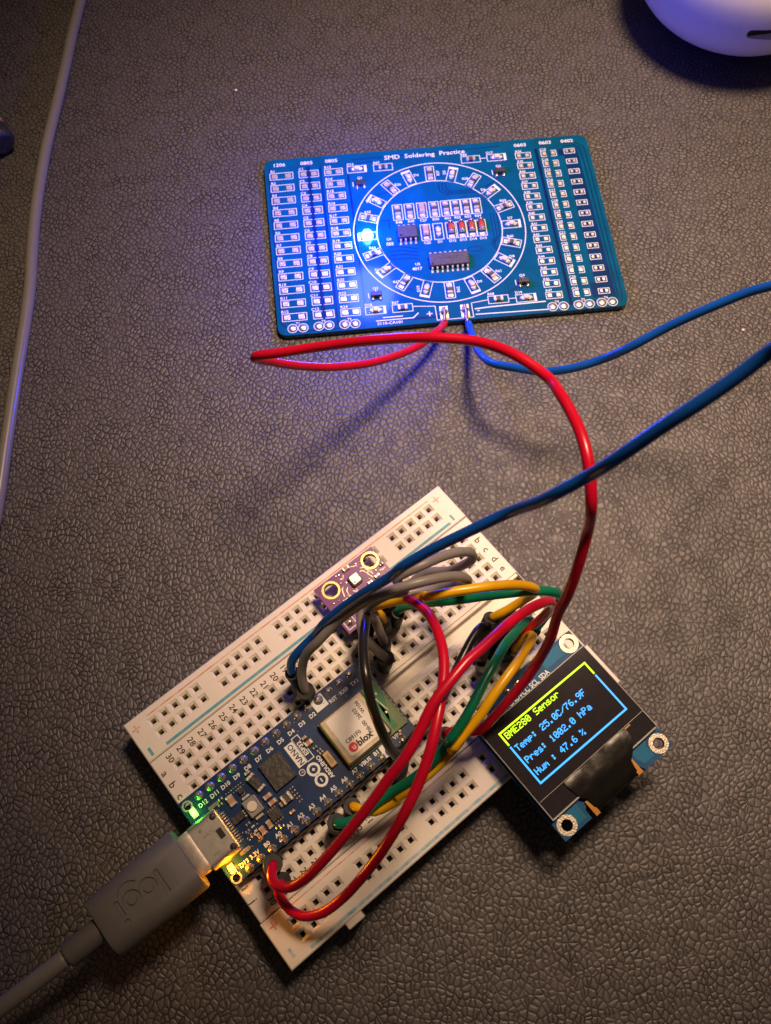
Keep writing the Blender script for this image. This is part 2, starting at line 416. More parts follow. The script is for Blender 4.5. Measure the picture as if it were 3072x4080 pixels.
for x in (9.6, 64.0): MB().box((x, -43.2, 5.2), (3.6, 1.4, 7.2), 0, .15).build('joining_tab', M['white'], lo)
Z = TOP + .03
for y in (-2.0, 31.05):
    pr_ = MB()
    for i in range(30): pr_.text(str(30 - i), (HX(i) - (.55 if y < 0 else .3), -y), 1.75, Z, R(-90), .012)
    pr_.build('printed_numbers', M['ink'], main)
for x, dy in ((-2.75, 0), (75.75, .5)):
    for ks in ('abcde', 'fghij'):
        pr_ = MB()
        for k in ks: pr_.text(k, (x, -(ROW[k] - dy)), 2.1, Z, R(-90), .01)
        pr_.build('printed_letters', M['ink'], main)
def rails(parent, ry, by, pys, mys, bm):
    r = MB().box((37, -ry, TOP + .012), (72.6, .26, .025)); 
    for x in (-2.45, 74.9):
        r.box((x, -pys, TOP + .012), (1.7, .3, .025), 0); r.box((x, -pys, TOP + .014), (1.7, .3, .025), R(90))
    r.build('red_rail_line', M['rail_red'], parent)
    b = MB().box((37.2, -by, TOP + .012), (73.2, .62, .025)).box((-2.6, -mys, TOP + .012), (.62, 1.75, .025)).box((74.9, -mys, TOP + .012), (.5, 1.5, .025))
    b.build('blue_rail_line', bm, parent)
rails(up, -11.75, -4.75, -10.85, -5.45, M['rail_blue'])
rails(lo, 33.85, 41.75, 34.6, 40.2, M['rail_blue_pale'])

# ------------------------------------------------------------------ helpers for soldered parts (parts and sub-parts share meshes)
_mc = {}
def shared(key, fn, m):
    if key not in _mc: _mc[key] = fn().mesh(key, m)
    return _mc[key]
def smd(parent, name, loc, rz, kind, L=3.0, W=1.5, H=.55, body='chipgrey', tl=.28):
    """two-terminal chip: body is the part, its two metal ends are sub-parts"""
    k = '%s_%s_%.2f_%.2f_%.2f' % (name, body, L, W, H)
    o = link(name, shared(k, lambda: MB().box((0, 0, H / 2 + .03), (L * (1 - 2 * tl * .98), W, H), 0, .06), M[body]), parent, loc, rz)
    t = shared(k + '_t', lambda: MB().box((0, 0, (H + .06) / 2), (L * tl, W + .05, H + .06), 0, .09), M['smdtin'])
    for s in (-1, 1): link('terminal', t, o, (s * L * (.5 - tl / 2), 0, 0))
    return o

# ================================================================== MICROCONTROLLER BOARD
NZ = 13.1
nano = thing('microcontroller_board', 'navy blue microcontroller board with metal can radio plugged into the breadboard', 'circuit board', BO, TH)
nx0, nx1, ny0, ny1 = -3.62, 39.85, 6.86, 25.1
loops = [rrect(nx0, -ny1, nx1, -ny0, .25)]
for x, y in ((-2.35, 8.3), (-2.45, 24.2)): loops.append(circ(x, -y, .72, 16))
MB().plate(loops, NZ - 1.2, NZ).build('printed_board', M['nano'], nano)
rg = shared('mount_ring', lambda: MB().ringp((0, 0), .72, 1.05, -.02, .035, 20), M['steel'])
for x, y in ((-2.35, 8.3), (-2.45, 24.2)): link('mounting_ring', rg, nano, (x, -y, NZ))
MB().box((18.2, -8.05, NZ - 2.55), (38.4, 2.4, 2.5)).build('header_strip', M['pinhead'], nano)
MB().box((18.2, -24.3, NZ - 2.55), (38.4, 2.4, 2.5)).build('header_strip', M['pinhead'], nano)
def joint():
    b = MB().lathe((0, 0, 0), [(.88, .0), (.86, .06), (.62, .16), (.40, .55), (.34, .95), (.22, 1.05)], 14)
    b.box((0, 0, -3.2), (.62, .62, 5.6))
    return b
jm = shared('solder_joint', joint, M['solder'])
half = shared('edge_pad', lambda: MB().box((0, -.72, -.6), (1.0, .16, 1.24), 0, .04), M['solder'])
for k in range(15):
    x = .4 + 2.572 * k
    for y, s in ((8.02, 1), (24.36, -1)):
        j = link('pin', jm, nano, (x, -y, NZ), R(random.uniform(0, 90)))
        e = link('edge_pad', half, nano, (x, -y + s * 1.1 + (.0 if s > 0 else 0), NZ), 0 if s > 0 else math.pi)
        e.location.y += s * -.60 * MM
silk = MB(); Z = NZ + .03
for k, t in enumerate('D12 D11 D10 D9 D8 D7 D6 D5 D4 D3 D2'.split()): silk.text(t, (.25 + 2.572 * k, -9.72), 1.12, Z, 0, .025)
for k, t in ((11, ''), (12, 'RST'), (13, 'RX0'), (14, 'TX1')):
    if t: silk.text(t, (.1 + 2.572 * k, -9.85), 1.05, Z, 0, .025)
for k, t in enumerate('D13,3.3V,B0,A0,A1,A2,A3,A4,A5,A6,A7,VBUS,B1,,VIN'.split(',')):
    if t: silk.text(t, ((.1 if k != 1 else -.1) + 2.572 * k, -23.02), 1.12 if t != 'VBUS' else 1.05, Z, 0, .025)
silk.plate([[(27.0, -7.2), (29.75, -7.2), (29.75, -10.0), (27.0, -10.0)], circ(28.6, -8.1, .98, 18)], Z - .01, Z)
silk.plate([[(31.9, -25.0), (34.5, -25.0), (34.5, -22.2), (31.9, -22.2)], circ(33.3, -24.4, .98, 18)], Z - .01, Z)
# name boxes, word and symbol
silk.plate([[(17.95, -16.05), (20.0, -16.05), (20.0, -11.15), (17.95, -11.15)]], Z - .01, Z)
silk.rect((20.72, -13.45), (1.45, 5.3), .16, Z)
silk.text('ESP32', (20.72, -13.45), 1.25, Z, R(90), .03)
silk.text('ARDUINO', (21.95, -18.9), 1.1, Z, R(90), .03)
ring_ = lambda cx_, cy_: silk.ribbon(circ(cx_, cy_, 1.05, 28), .48, Z, True)
ring_(19.95, -17.9); ring_(19.95, -20.35)
silk.quad((19.95, -17.9), (.62, .24), Z + .002); silk.quad((19.95, -17.9), (.24, .62), Z + .004); silk.quad((19.95, -20.35), (.24, .75), Z + .002)
silk.ribbon(circ(17.95, -16.7 - .3, .55, 20), .14, Z, True); silk.text('o', (17.95, -17.0), .7, Z, R(90), .02)
silk.text('S', (5.05, -18.9), .9, Z, R(90), .02); silk.text('R', (5.05, -19.8), .9, Z, R(90), .02)
silk.build('silkscreen', M['silk'], nano)
MB().text('NANO', (18.98, -13.6), 1.5, Z + .012, R(90), .02).build('board_name', M['nano'], nano)
# radio module
rad = MB().plate([[(25.4, -22.4), (39.3, -22.4), (39.3, -12.0), (25.4, -12.0)]], NZ + .02, NZ + .75).build('radio_module', M['antenna'], nano)
MB().box((30.75, -17.05, NZ + 1.5), (10.3, 10.1, 1.5), 0, .35).build('shield_can', M['shield'], rad)
MB().plate([rrect(26.9, -21.0, 34.5, -12.7, .55)], NZ + 2.26, NZ + 2.31).build('paper_label', M['label'], rad)
a = MB().plate([[(36.6, -20.6), (37.3, -13.4), (39.0, -12.6), (39.0, -15.6)]], NZ + .76, NZ + .79)
a.plate([[(36.3, -21.9), (37.4, -21.9), (37.4, -17.2), (36.3, -13.0)]], NZ + .76, NZ + .79)
a.build('antenna_area', M['antgreen'], rad)
a = MB(); a.box((37.55, -16.6, NZ + .8), (.16, 3.6, .06), R(10)); a.box((37.95, -14.4, NZ + .84), (.45, .45, .2)); a.box((37.3, -18.4, NZ + .84), (.4, .4, .2))
a.build('antenna_trace', M['tin'], rad)
vm = shared('edge_contact', lambda: MB().box((0, 0, 0), (.28, .5, .5)), M['tin'])
for i in range(9): link('edge_contact', vm, rad, (39.3, -12.7 - 1.12 * i, NZ + .5))
lp = MB(); Z2 = NZ + 2.33
lp.text('C891F0', (29.4, -18.2), 1.1, Z2, 0, .02); lp.text('108-00  26/03', (32.6, -17.0), 1.05, Z2, R(90), .02); lp.text('W106', (33.8, -14.6), 1.05, Z2, R(90), .02)
lp.text('blox', (30.95, -19.75), 1.85, Z2, 0, .04)
lp.build('label_print', M['ink'], rad)
MB().plate([circ(28.25, -19.75, .92, 24)], Z2 - .01, Z2).build('label_dot', M['redlogo'], rad)
MB().text('u', (28.35, -19.7), 1.5, Z2 + .015, 0, .02).build('label_letter', M['label'], rad)
# memory chip and the rest
MB().box((14.5, -13.9, NZ + .45), (4.75, 5.9, .75), 0, .08).build('memory_chip', M['chip'], nano)
cr = MB().box((23.5, -18.4, NZ + .4), (1.5, 3.3, .7), 0, .15).build('crystal', M['crystal'], nano)
MB().text('S6022', (23.5, -18.4), .85, NZ + .77, R(-90)).build('crystal_print', M['ink'], cr)
def small(name, x, y, L, W, rot, body='cap', H=.7): return smd(nano, name, (x, -y, NZ), R(rot), '', L, W, H, body)
for x, y, L, W, rot in ((4.6, 12.73, 2.1, 1.25, 90), (10.3, 16.4, 1.6, .85, 0), (10.45, 17.8, 1.6, .85, 0), (7.7, 20.6, 1.6, .9, 90), (6.1, 20.7, 1.6, .9, 90), (5.0, 21.0, 1.1, .6, 90), (9.9, 10.55, 1.0, .55, 0), (12.3, 21.5, 1.0, .55, 0), (22.1, 12.2, 1.0, .55, 0), (22.2, 13.5, 1.6, .9, 0), (11.4, 19.2, .9, .5, 90), (36.9, 23.0, 1.0, .55, 60)):
    small('capacitor', x, y, L, W, rot)
for x, y in ((22.6, 14.9), (22.9, 15.8), (23.0, 16.4), (3.2, 11.2), (2.6, 12.0), (9.3, 22.4), (8.6, 21.9), (4.6, 18.0), (3.8, 19.0), (4.2, 20.2)):
    small('resistor', x, y, .9, .5, 0, 'chipgrey', .35)
d = smd(nano, 'diode', (10.1, -13.0, NZ), R(-80), '', 3.6, 1.7, .95, 'chip', .16)
ind = smd(nano, 'inductor', (12.95, -18.9, NZ), R(0), '', 2.0, 1.8, .95, 'chipgrey', .26)
def chip(name, x, y, L, W, n, rot=0):
    o = MB().box((0, 0, .45), (L, W, .8), 0, .08).build(name, M['chip'], nano, (x, -y, NZ), R(rot))
    lm = shared('lead_small', lambda: MB().box((0, 0, .1), (.24, .5, .2)), M['solder'])
    for i in range(n):
        for s in (-1, 1): link('lead', lm, o, ((i - (n - 1) / 2) * L / n, s * (W / 2 + .2), 0))
    return o
chip('regulator_chip', 9.5, 19.9, 2.0, 2.0, 4); chip('protection_chip', 3.9, 16.1, 1.5, 2.6, 3, 90); chip('small_chip', 7.0, 12.5, .9, .9, 2)
bt = MB().box((7.1, -16.15, NZ + .6), (2.6, 3.5, 1.2), 0, .15).build('reset_button', M['btnbody'], nano)
MB().lathe((7.1, -16.15, NZ + 1.2), [(.98, 0), (.98, .3), (.85, .42)], 20).build('button_cap', M['button'], bt)
for y, s in ((13.95, 1), (18.35, 1)): MB().box((7.1, -y, NZ + .4), (1.6, .5, .7), 0, .05).build('button_tab', M['steel'], bt)
MB().box((8.5, -16.2, NZ + 1.0), (.22, 3.2, .5), 0, .04).build('button_frame', M['steel'], bt)
tp = MB()
for i in range(5):
    for j in range(2): tp.lathe((14.4 + .55 * j, -(17.95 + .72 * i), NZ), [(.2, 0), (.2, .04), (.12, .1)], 8)
for i in range(7):
    tp.lathe((4.5 + .55 * i, -11.15, NZ), [(.16, 0), (.16, .04), (.1, .08)], 8); tp.lathe((4.7 + .55 * i, -11.75, NZ), [(.14, 0), (.14, .04), (.1, .08)], 8)
for i in range(16):
    tp.lathe((random.uniform(2.8, 6), -random.uniform(18.5, 22.2), NZ), [(.16, 0), (.16, .04), (.1, .09)], 8)
for i in range(14): tp.lathe((random.uniform(20, 38), -random.uniform(7.2, 11), NZ), [(.11, 0), (.11, .03), (.08, .05)], 6)
o = tp.build('via_dots', M['tin'], nano); o['kind'] = 'stuff'
# traces
tr = MB()
for i in range(7):
    y = 10.6 + i * .28; tr.ribbon([(22.5, -y), (24.2 - i * .2, -y), (25.2, -y - 1.0)], .1, NZ + .012)
for i in range(6): tr.ribbon(circ(19.5, -19.5, 3.6 + .35 * i, 12, R(200), R(300), True), .1, NZ + .012)
o = tr.build('traces', mat('trace_under_mask', (.006, .05, .17), .3, coat=.3), nano); o['kind'] = 'stuff'
# USB socket
us = MB()
def rr_ring(y0, y1, z0, z1, x, r=1.2, n=5): return [(x, p[0], p[1]) for p in rrect(-y1, z0, -y0, z1, r, n)]
us.loft([rr_ring(12.0, 20.95, NZ + .05, NZ + 3.2, 1.3), rr_ring(12.0, 20.95, NZ + .05, NZ + 3.2, -4.45)], True, False)
us.loft([rr_ring(12.25, 20.7, NZ + .3, NZ + 2.95, -4.45, .95), rr_ring(12.25, 20.7, NZ + .3, NZ + 2.95, -1.5, .95)], False, True)
us.loft([rr_ring(12.0, 20.95, NZ + .05, NZ + 3.2, -4.45), rr_ring(12.25, 20.7, NZ + .3, NZ + 2.95, -4.45, .95)], False, False)
sk = us.build('usb_socket', M['steel'], nano)
for y in (11.35, 21.45): MB().plate([rrect(.4, -y - .35, 2.7, -y + .35, .34)], NZ + .02, NZ + .22).build('shell_tab', M['solder'], sk)
for y in (13.3, 19.9): MB().lathe((.55, -y, NZ + 3.16), [(.62, 0), (.62, .07), (.1, .08)], 14).build('shell_dimple', M['chip'], sk)
for y in (15.45, 17.75): MB().box((-.1, -y, NZ + 3.22), (1.5, .22, .1)).build('shell_spring', M['steel'], sk)
MB().box((.1, -16.6, NZ + 3.205), (1.1, 1.9, .03)).build('shell_slot', M['darkslot'], sk)
MB().box((-2.7, -14.0, NZ + 3.21), (.5, .55, .03)).box((-2.3, -19.0, NZ + 3.21), (1.2, .18, .03)).box((-2.3, -15.3, NZ + 3.21), (1.3, .14, .03)).build('shell_mark', M['btnbody'], sk)
MB().box((1.35, -16.5, NZ + 1.9), (.25, 8.0, .9)).build('socket_insert', M['goldring'], sk)
lm = shared('usb_lead', lambda: MB().box((0, 0, .1), (.9, .22, .18)), M['solder'])
for i in range(12): link('usb_lead', lm, sk, (2.0, -(13.4 + .56 * i), NZ))
# lit leds
def led(name, x, y, m, label, rot=90):
    o = MB().box((0, 0, .1), (2.0, 1.2, .2), 0, .03).build(name, M['white_cer'], nano, (x, -y, NZ), R(rot)); o['label'] = label
    MB().box((0, 0, .45), (1.5, 1.15, .5), 0, .2).build('led_lens', M[m], o)
    return o
led('power_led', -2.05, 10.05, 'led_green', 'lit green light beside the usb socket')
led('status_led', -2.2, 22.5, 'led_amber', 'lit amber light beside the usb socket')
def glow(parent, name, loc, c, e, r=.5, lamp_parent=True):
    l = bpy.data.lights.new(name, 'POINT'); l.color = c; l.energy = e; l.shadow_soft_size = r * MM
    o = bpy.data.objects.new(name, l); col.objects.link(o); o.location = loc * MM; return o
glow(nano, 'power_led_light', b2w(-2.05, 10.05, NZ + 1.2), (.05, 1, .02), .07)
glow(nano, 'status_led_light', b2w(-2.2, 22.5, NZ + 1.2), (1, .32, .002), .55)

# ================================================================== SENSOR BOARD
sen = thing('sensor_board', 'small purple sensor board with two gold rimmed holes on the breadboard', 'sensor board', BO, TH)
SZ = 13.1
MB().plate([[(41.45, -1.65), (56.45, -1.65), (56.45, 10.15), (41.45, 10.15)], circ(44.2, 7.9, 1.5, 24), circ(54.35, 7.9, 1.5, 24)], SZ - 1.5, SZ).build('printed_board', M['purple'], sen)
rg = shared('gold_ring', lambda: MB().ringp((0, 0), 1.48, 1.92, -1.4, .05, 28), M['goldring'])
for x in (44.2, 54.35): link('gold_ring', rg, sen, (x, 7.9, SZ))
sc_ = MB().box((49.4, 6.5, SZ + .5), (2.5, 2.5, .95), 0, .3).build('sensor_can', M['steel'], sen)
MB().lathe((48.9, 5.9, SZ + .975), [(.2, 0), (.2, .02), (.01, .021)], 10).build('vent_hole', M['darkslot'], sc_)
for x, y, L, W, rot, b in ((49.4, 9.55, 1.6, .85, 0, 'cap'), (53.4, 4.3, 1.2, .6, 0, 'white_cer'), (51.4, 4.1, 1.1, .6, 0, 'white_cer'), (49.3, 3.4, 1.1, .6, 0, 'white_cer'), (47.3, 3.6, 1.1, .6, 0, 'white_cer'), (45.2, 4.2, 1.1, .6, 0, 'white_cer'), (54.9, 3.0, 1.1, .6, 90, 'cap'), (55.6, 5.6, .9, .5, 0, 'chipgrey')):
    smd(sen, 'resistor' if b == 'white_cer' else 'capacitor', (x, y, SZ), R(rot), '', L, W, .5, b)
tr = MB()
for x0, y0, x1, y1 in ((51.2, 7.4, 52.6, 4.6), (51.7, 7.9, 53.1, 5.2), (47.2, 6.2, 46.2, 4.2), (46.6, 6.9, 45.5, 5.0), (46.2, 5.0, 46.9, 3.4), (48.4, 4.9, 48.3, 3.9), (50.4, 9.3, 51.6, 8.8), (47.0, 8.6, 48.2, 8.9), (54.6, 5.0, 55.9, 4.9), (52.3, 6.3, 53.2, 5.9), (47.6, 5.0, 48.1, 4.2)):
    MB().ribbon([(x0, y0), ((x0 + x1) / 2, y0 - .3), (x1, y1)], .22, SZ + .02).build('trace', M['tin'], sen)
vd = MB()
for x, y in ((46.8, 9.6), (51.6, 9.2), (52.6, 8.9), (56.0, 6.0), (43.0, 5.3), (44.1, 5.2), (46.7, 7.8), (51.8, 4.9), (54.0, 5.4), (55.9, 8.9), (47.6, 7.2), (42.4, 3.6), (47.5, 9.4)):
    vd.lathe((x, y, SZ), [(.26, 0), (.26, .06), (.14, .14)], 10)
o = vd.build('via_dots', M['solder'], sen); o['kind'] = 'stuff'
j2 = shared('solder_joint_big', lambda: MB().lathe((0, 0, 0), [(.85, 0), (.82, .08), (.5, .3), (.36, .95), (.2, 1.1)], 14).box((0, 0, -3.4), (.62, .62, 5.6)), M['solder'])
for k in range(6): link('pin', j2, sen, (43.0 + 2.54 * k, .15, SZ))
MB().rect((43.0, .1), (2.1, 2.2), .16, SZ + .03).build('silkscreen', M['silk'], sen)
MB().box((49.35, .15, SZ - 2.8), (15.2, 2.4, 2.5)).build('header_strip', M['pinhead'], sen)

# ================================================================== DISPLAY MODULE
dis = thing('display_module', 'small lit display on a blue board showing temperature pressure and humidity', 'display', BO, TH)
DZ = 13.7; GZ = 15.3
out = [(48.0, -28.85), (75.6, -28.85), (75.45, -57.6), (68.3, -57.5), (67.9, -56.6), (67.2, -55.3), (55.2, -55.0), (54.5, -55.6), (54.4, -57.35), (47.85, -57.3)]
hol = ((50.0, 30.75), (73.75, 30.8), (73.55, 55.6), (50.0, 55.35))
MB().plate([out] + [circ(x, -y, 1.12, 20) for x, y in hol], DZ - 1.2, DZ).build('printed_board', M['oledpcb'], dis)
rg = shared('tin_ring', lambda: MB().ringp((0, 0), 1.1, 1.92, -1.22, .05, 26), M['tin'])
for x, y in hol: link('mounting_ring', rg, dis, (x, -y, DZ))
cp = lambda lp: MB().plate([lp], DZ + .005, DZ + .02).build('copper_area', M['oledpcb2'], dis)
cp([(69.0, -56.6), (71.4, -56.6), (71.4, -54.4), (72.0, -53.6), (68.4, -53.6), (68.2, -55.0)])
cp([(51.8, -56.6), (53.8, -56.6), (53.8, -53.6), (48.6, -53.6), (51.6, -54.4)])
cp([(66.8, -29.4), (71.7, -29.4), (71.7, -31.8), (66.8, -31.8)])
gl = MB().box((61.75, -43.1, DZ + .7), (26.9, 20.1, .95), 0, .04).build('glass_base', M['clear'], dis)
MB().box((61.75, -41.15, DZ + 1.42), (26.7, 16.1, .5), 0, .04).build('glass_cover', M['glass'], dis)
MB().box((61.75, -51.1, DZ + 1.2), (26.5, 3.6, .05)).build('driver_strip', M['glass'], dis)
e = MB()
e.box((61.75, -33.05, DZ + 1.3), (26.9, .22, .6)); e.box((75.15, -43.1, DZ + 1.3), (.16, 20.1, .6)); e.box((48.35, -43.1, DZ + 1.3), (.16, 20.1, .6)); e.box((61.75, -49.25, DZ + 1.35), (26.4, .10, .6))
e.box((52.0, -53.1, DZ + 1.2), (7.0, .2, .16)); e.box((71.5, -53.1, DZ + 1.2), (7.2, .2, .16))
e.build('glass_edge', M['clear'], dis)
# ribbon of tape folding over the lower edge
rb = MB()
rows = [(49.4, 1.55, 54.4, 70.2), (50.5, 1.6, 54.4, 70.1), (51.6, 1.55, 54.6, 69.8), (52.8, 1.5, 54.8, 69.2), (53.7, 1.35, 55.3, 68.1), (54.6, 1.1, 55.9, 67.0), (55.6, .85, 56.0, 66.8), (56.6, .5, 56.1, 66.7), (57.25, -.2, 56.1, 66.6), (57.35, -1.2, 56.1, 66.6)]
rw = random.Random(3); NC = 14
vs = []
for y, z, a, b in rows:
    for c in range(NC): vs.append((a + (b - a) * c / (NC - 1), -y + rw.uniform(-.12, .12), DZ + z + (rw.uniform(-.16, .16) if z < 1.5 or c % 3 else rw.uniform(0, .1))))
rb.add(vs, [(r * NC + c + NC, r * NC + c + NC + 1, r * NC + c + 1, r * NC + c) for r in range(len(rows) - 1) for c in range(NC - 1)], True)
rb.add([(x, y, z - .2) for x, y, z in vs], [(r * NC + c, r * NC + c + 1, r * NC + c + NC + 1, r * NC + c + NC) for r in range(len(rows) - 1) for c in range(NC - 1)], True)
rb.build('ribbon_tape', M['tape'], dis)
kp = MB(); kp.box((66.95, -55.8, DZ + .55), (1.1, 3.2, .1)); kp.box((55.75, -56.0, DZ + .5), (1.0, 3.2, .1)); kp.box((70.4, -49.6, DZ + 1.5), (2.0, .3, .08)); kp.build('flex_edge', M['kapton'], dis)
tx = MB()
for t, x in (('GND', 57.75), ('VCC', 60.35), ('SCL', 63.05), ('SDA', 65.75)): tx.text(t, (x, -32.25), 1.45, DZ + .04, R(.6), .02, sx=.85)
tx.build('silkscreen', M['silk'], dis)
for k in range(4): link('pin', j2, dis, (58.05 + 2.55 * k, -30.1, DZ))
MB().box((61.9, -29.6, DZ - 2.9), (10.4, 2.3, 3.3)).build('header_strip', M['pinhead'], dis)
# lit pixels
FONT = {'B': ['11110', '10001', '10001', '11110', '10001', '10001', '11110'], 'M': ['10001', '11011', '10101', '10101', '10001', '10001', '10001'], 'E': ['11111', '10000', '10000', '11110', '10000', '10000', '11111'],
 '0': ['01110', '10001', '10011', '10101', '11001', '10001', '01110'], '1': ['00100', '01100', '00100', '00100', '00100', '00100', '01110'], '2': ['01110', '10001', '00001', '00110', '01000', '10000', '11111'],
 '4': ['00010', '00110', '01010', '10010', '11111', '00010', '00010'], '5': ['11111', '10000', '11110', '00001', '00001', '10001', '01110'], '6': ['00110', '01000', '10000', '11110', '10001', '10001', '01110'],
 '7': ['11111', '00001', '00010', '00100', '01000', '01000', '01000'], '8': ['01110', '10001', '10001', '01110', '10001', '10001', '01110'], '9': ['01110', '10001', '10001', '01111', '00001', '00010', '01100'],
 'S': ['01111', '10000', '10000', '01110', '00001', '00001', '11110'], 'e': ['00000', '00000', '01110', '10001', '11111', '10000', '01110'], 'n': ['00000', '00000', '10110', '11001', '10001', '10001', '10001'],
 's': ['00000', '00000', '01110', '10000', '01110', '00001', '11110'], 'o': ['00000', '00000', '01110', '10001', '10001', '10001', '01110'], 'r': ['00000', '00000', '10110', '11001', '10000', '10000', '10000'],
 'T': ['11111', '00100', '00100', '00100', '00100', '00100', '00100'], 'm': ['00000', '00000', '11010', '10101', '10101', '10001', '10001'], 'p': ['00000', '00000', '11110', '10001', '11110', '10000', '10000'],
 ':': ['00000', '01100', '01100', '00000', '01100', '01100', '00000'], '.': ['00000', '00000', '00000', '00000', '00000', '01100', '01100'], 'C': ['01110', '10001', '10000', '10000', '10000', '10001', '01110'],
 '/': ['00000', '00001', '00010', '00100', '01000', '10000', '00000'], 'F': ['11111', '10000', '10000', '11110', '10000', '10000', '10000'], 'P': ['11110', '10001', '10001', '11110', '10000', '10000', '10000'],
 'h': ['10000', '10000', '10110', '11001', '10001', '10001', '10001'], 'a': ['00000', '00000', '01110', '00001', '01111', '10001', '01111'], 'H': ['10001', '10001', '10001', '11111', '10001', '10001', '10001'],
 'u': ['00000', '00000', '10001', '10001', '10001', '10011', '01101'], '%': ['11000', '11001', '00010', '00100', '01000', '10011', '00011']}
AX, AY, PX = 50.97, 35.25, 22.05 / 128
def P2(c, r): return (AX + (c + .5) * PX - r * .0008, -(AY + (r + .5) * PX * 1.055 + c * .0022))
def pixels(mb, s, c0, r0):
    for i, ch in enumerate(s):
        for r, line in enumerate(FONT.get(ch, [])):
            for c, b in enumerate(line):
                if b == '1': mb.quad(P2(c0 + i * 6 + c, r0 + r), (PX * 1.22, PX * 1.22), DZ + 1.70)
yp, bp_ = MB(), MB()
pixels(yp, 'BME280 Sensor', 4, 3); pixels(bp_, 'Temp: 25.0C/76.9F', 4, 19); pixels(bp_, 'Pres: 1002.0 hPa', 4, 34); pixels(bp_, 'Hum : 47.6 %', 4, 49)
LW = .36; ZP = DZ + 1.705
yp.ribbon([P2(0, 15), P2(0, 0), P2(127, 0), P2(127, 15)], LW, ZP); bp_.ribbon([P2(127, 16.6), P2(127, 63), P2(0, 63), P2(0, 16.6)], LW, ZP)
yp.build('yellow_readout', M['yglow'], dis); bp_.build('blue_readout', M['bglow'], dis)
# ================================================================== SOLDERING PRACTICE BOARD
PZ = 1.75; PA = R(4.0)
PC = Vector((15.91, 76.80, 0))
pcb = thing('practice_board', 'blue soldering practice board with a ring of small parts and one lit blue light', 'circuit board', PC, PA)
S = lambda x, y: (x - .0195 * y, y)
MB().plate([[S(*p) for p in rrect(-43.3, -27.6, 43.2, 27.55, 2.3)]], PZ - 1.6, PZ).build('printed_board', M['pcb'], pcb)
ft = MB()
for x, y in ((-39, -24), (39, -24), (-39, 24), (39, 24), (0, -25), (0, 20)): ft.lathe((x, y, -.2), [(.7, 0), (.5, .4)], 8)
ft.build('solder_underside', M['solder'], pcb)
Z = PZ + .03
dk = MB()   # strips without copper show darker
for x in (-28.55, 28.9, 29.3): dk.ribbon([S(x, 24), S(x, -26)], .55, PZ + .010)
dk.ribbon([S(-31.75, 24.3), S(-31.75, -24)], 1.1, PZ + .010)
for p in ([(30, 25), (33, 24.8)],): pass
dk.plate([[S(34.8, 23), S(40.0, 23), S(40.6, -24.5), S(34.8, -24.5), S(34.8, -20), S(36.2, -20), S(36.2, 21), S(34.8, 21)]], PZ + .004, PZ + .008)
dk.ribbon([S(*p) for p in ((36.5, 24.0), (39.5, 24.2), (40.8, 23), (41.0, 18), (41.0, -24), (40.2, -26))], .35, PZ + .012)
dk.ribbon([S(*p) for p in ((36.5, 24.9), (40.0, 25.0), (41.9, 23.4), (42.1, 18), (42.1, -24), (41.5, -26.3))], .3, PZ + .012)
dk.ribbon([S(*p) for p in ((-41.9, 24.8), (-42.3, 22), (-42.3, -24), (-40, -26.8), (-22, -26.9))], .3, PZ + .012)
dk.ribbon([S(*p) for p in ((-21.5, 24.5), (-21.4, 10), (-21.4, -24))], .5, PZ + .010)
for k in range(3): dk.ribbon([(1.5 + k * .9, 15.2), (1.5 + k * .9, 12.6 + .5 * k), (3.2 + k * .4, 11.2 + .5 * k), (11, 11.2 + .55 * k)], .28, PZ + .012)
for k in range(3): dk.ribbon([(15.2 - k * .8, 4), (15.2 - k * .8, -3 - k * .4), (13.6 - k * .5, -5.2 - k * .3), (13.6 - k * .5, -8 + k)], .26, PZ + .012)
for k in range(4): dk.ribbon([(-13.2, -4 - 1.3 * k), (-11 + k, -4 - 1.3 * k), (-6.2, -5.2 - 1.1 * k)], .26, PZ + .012)
dk.ribbon([(-14.6, 4.5), (-12.6, 4.5), (-12.6, 1.5)], .25, PZ + .012)
dk.ribbon(rrect(6.6, -7.4, 10.2, -6.1, .6), .22, PZ + .012, True)
for (a, b_) in (((-20, 25.4), (20, 25.9)), ((-19, 24.2), (-14, 24.2)), ((-16, 12.5), (-9, 14.5)), ((13, 12), (18, 15.5)), ((-14, -15), (-9, -17.6)), ((4, -17.2), (8.6, -15.9)), ((14, -6.5), (19, -8.2)), ((9, -23.8), (17, -19.2)), ((-18.5, 9), (-17.5, 4.2))):
    dk.ribbon([S(*a), S(*b_)], .26, PZ + .012)
dk.plate([[S(-3.2, -25.6), S(-16, -25.6), S(-18, -24.6), S(-18, -26.2), S(-3.2, -26.4)]], PZ + .004, PZ + .008)
dk.build('traces', M['pcbdark'], pcb)
sk = MB(); pad_items = []
def pad(w_, h): return shared('pad_%.2f_%.2f' % (w_, h), lambda: MB().box((0, 0, .06), (w_, h, .12), 0, .05), M['padtin'])
def padat(x, y, w_, h): link('pad', pad(w_, h), pcb, (*S(x, y), PZ))
SW = .17
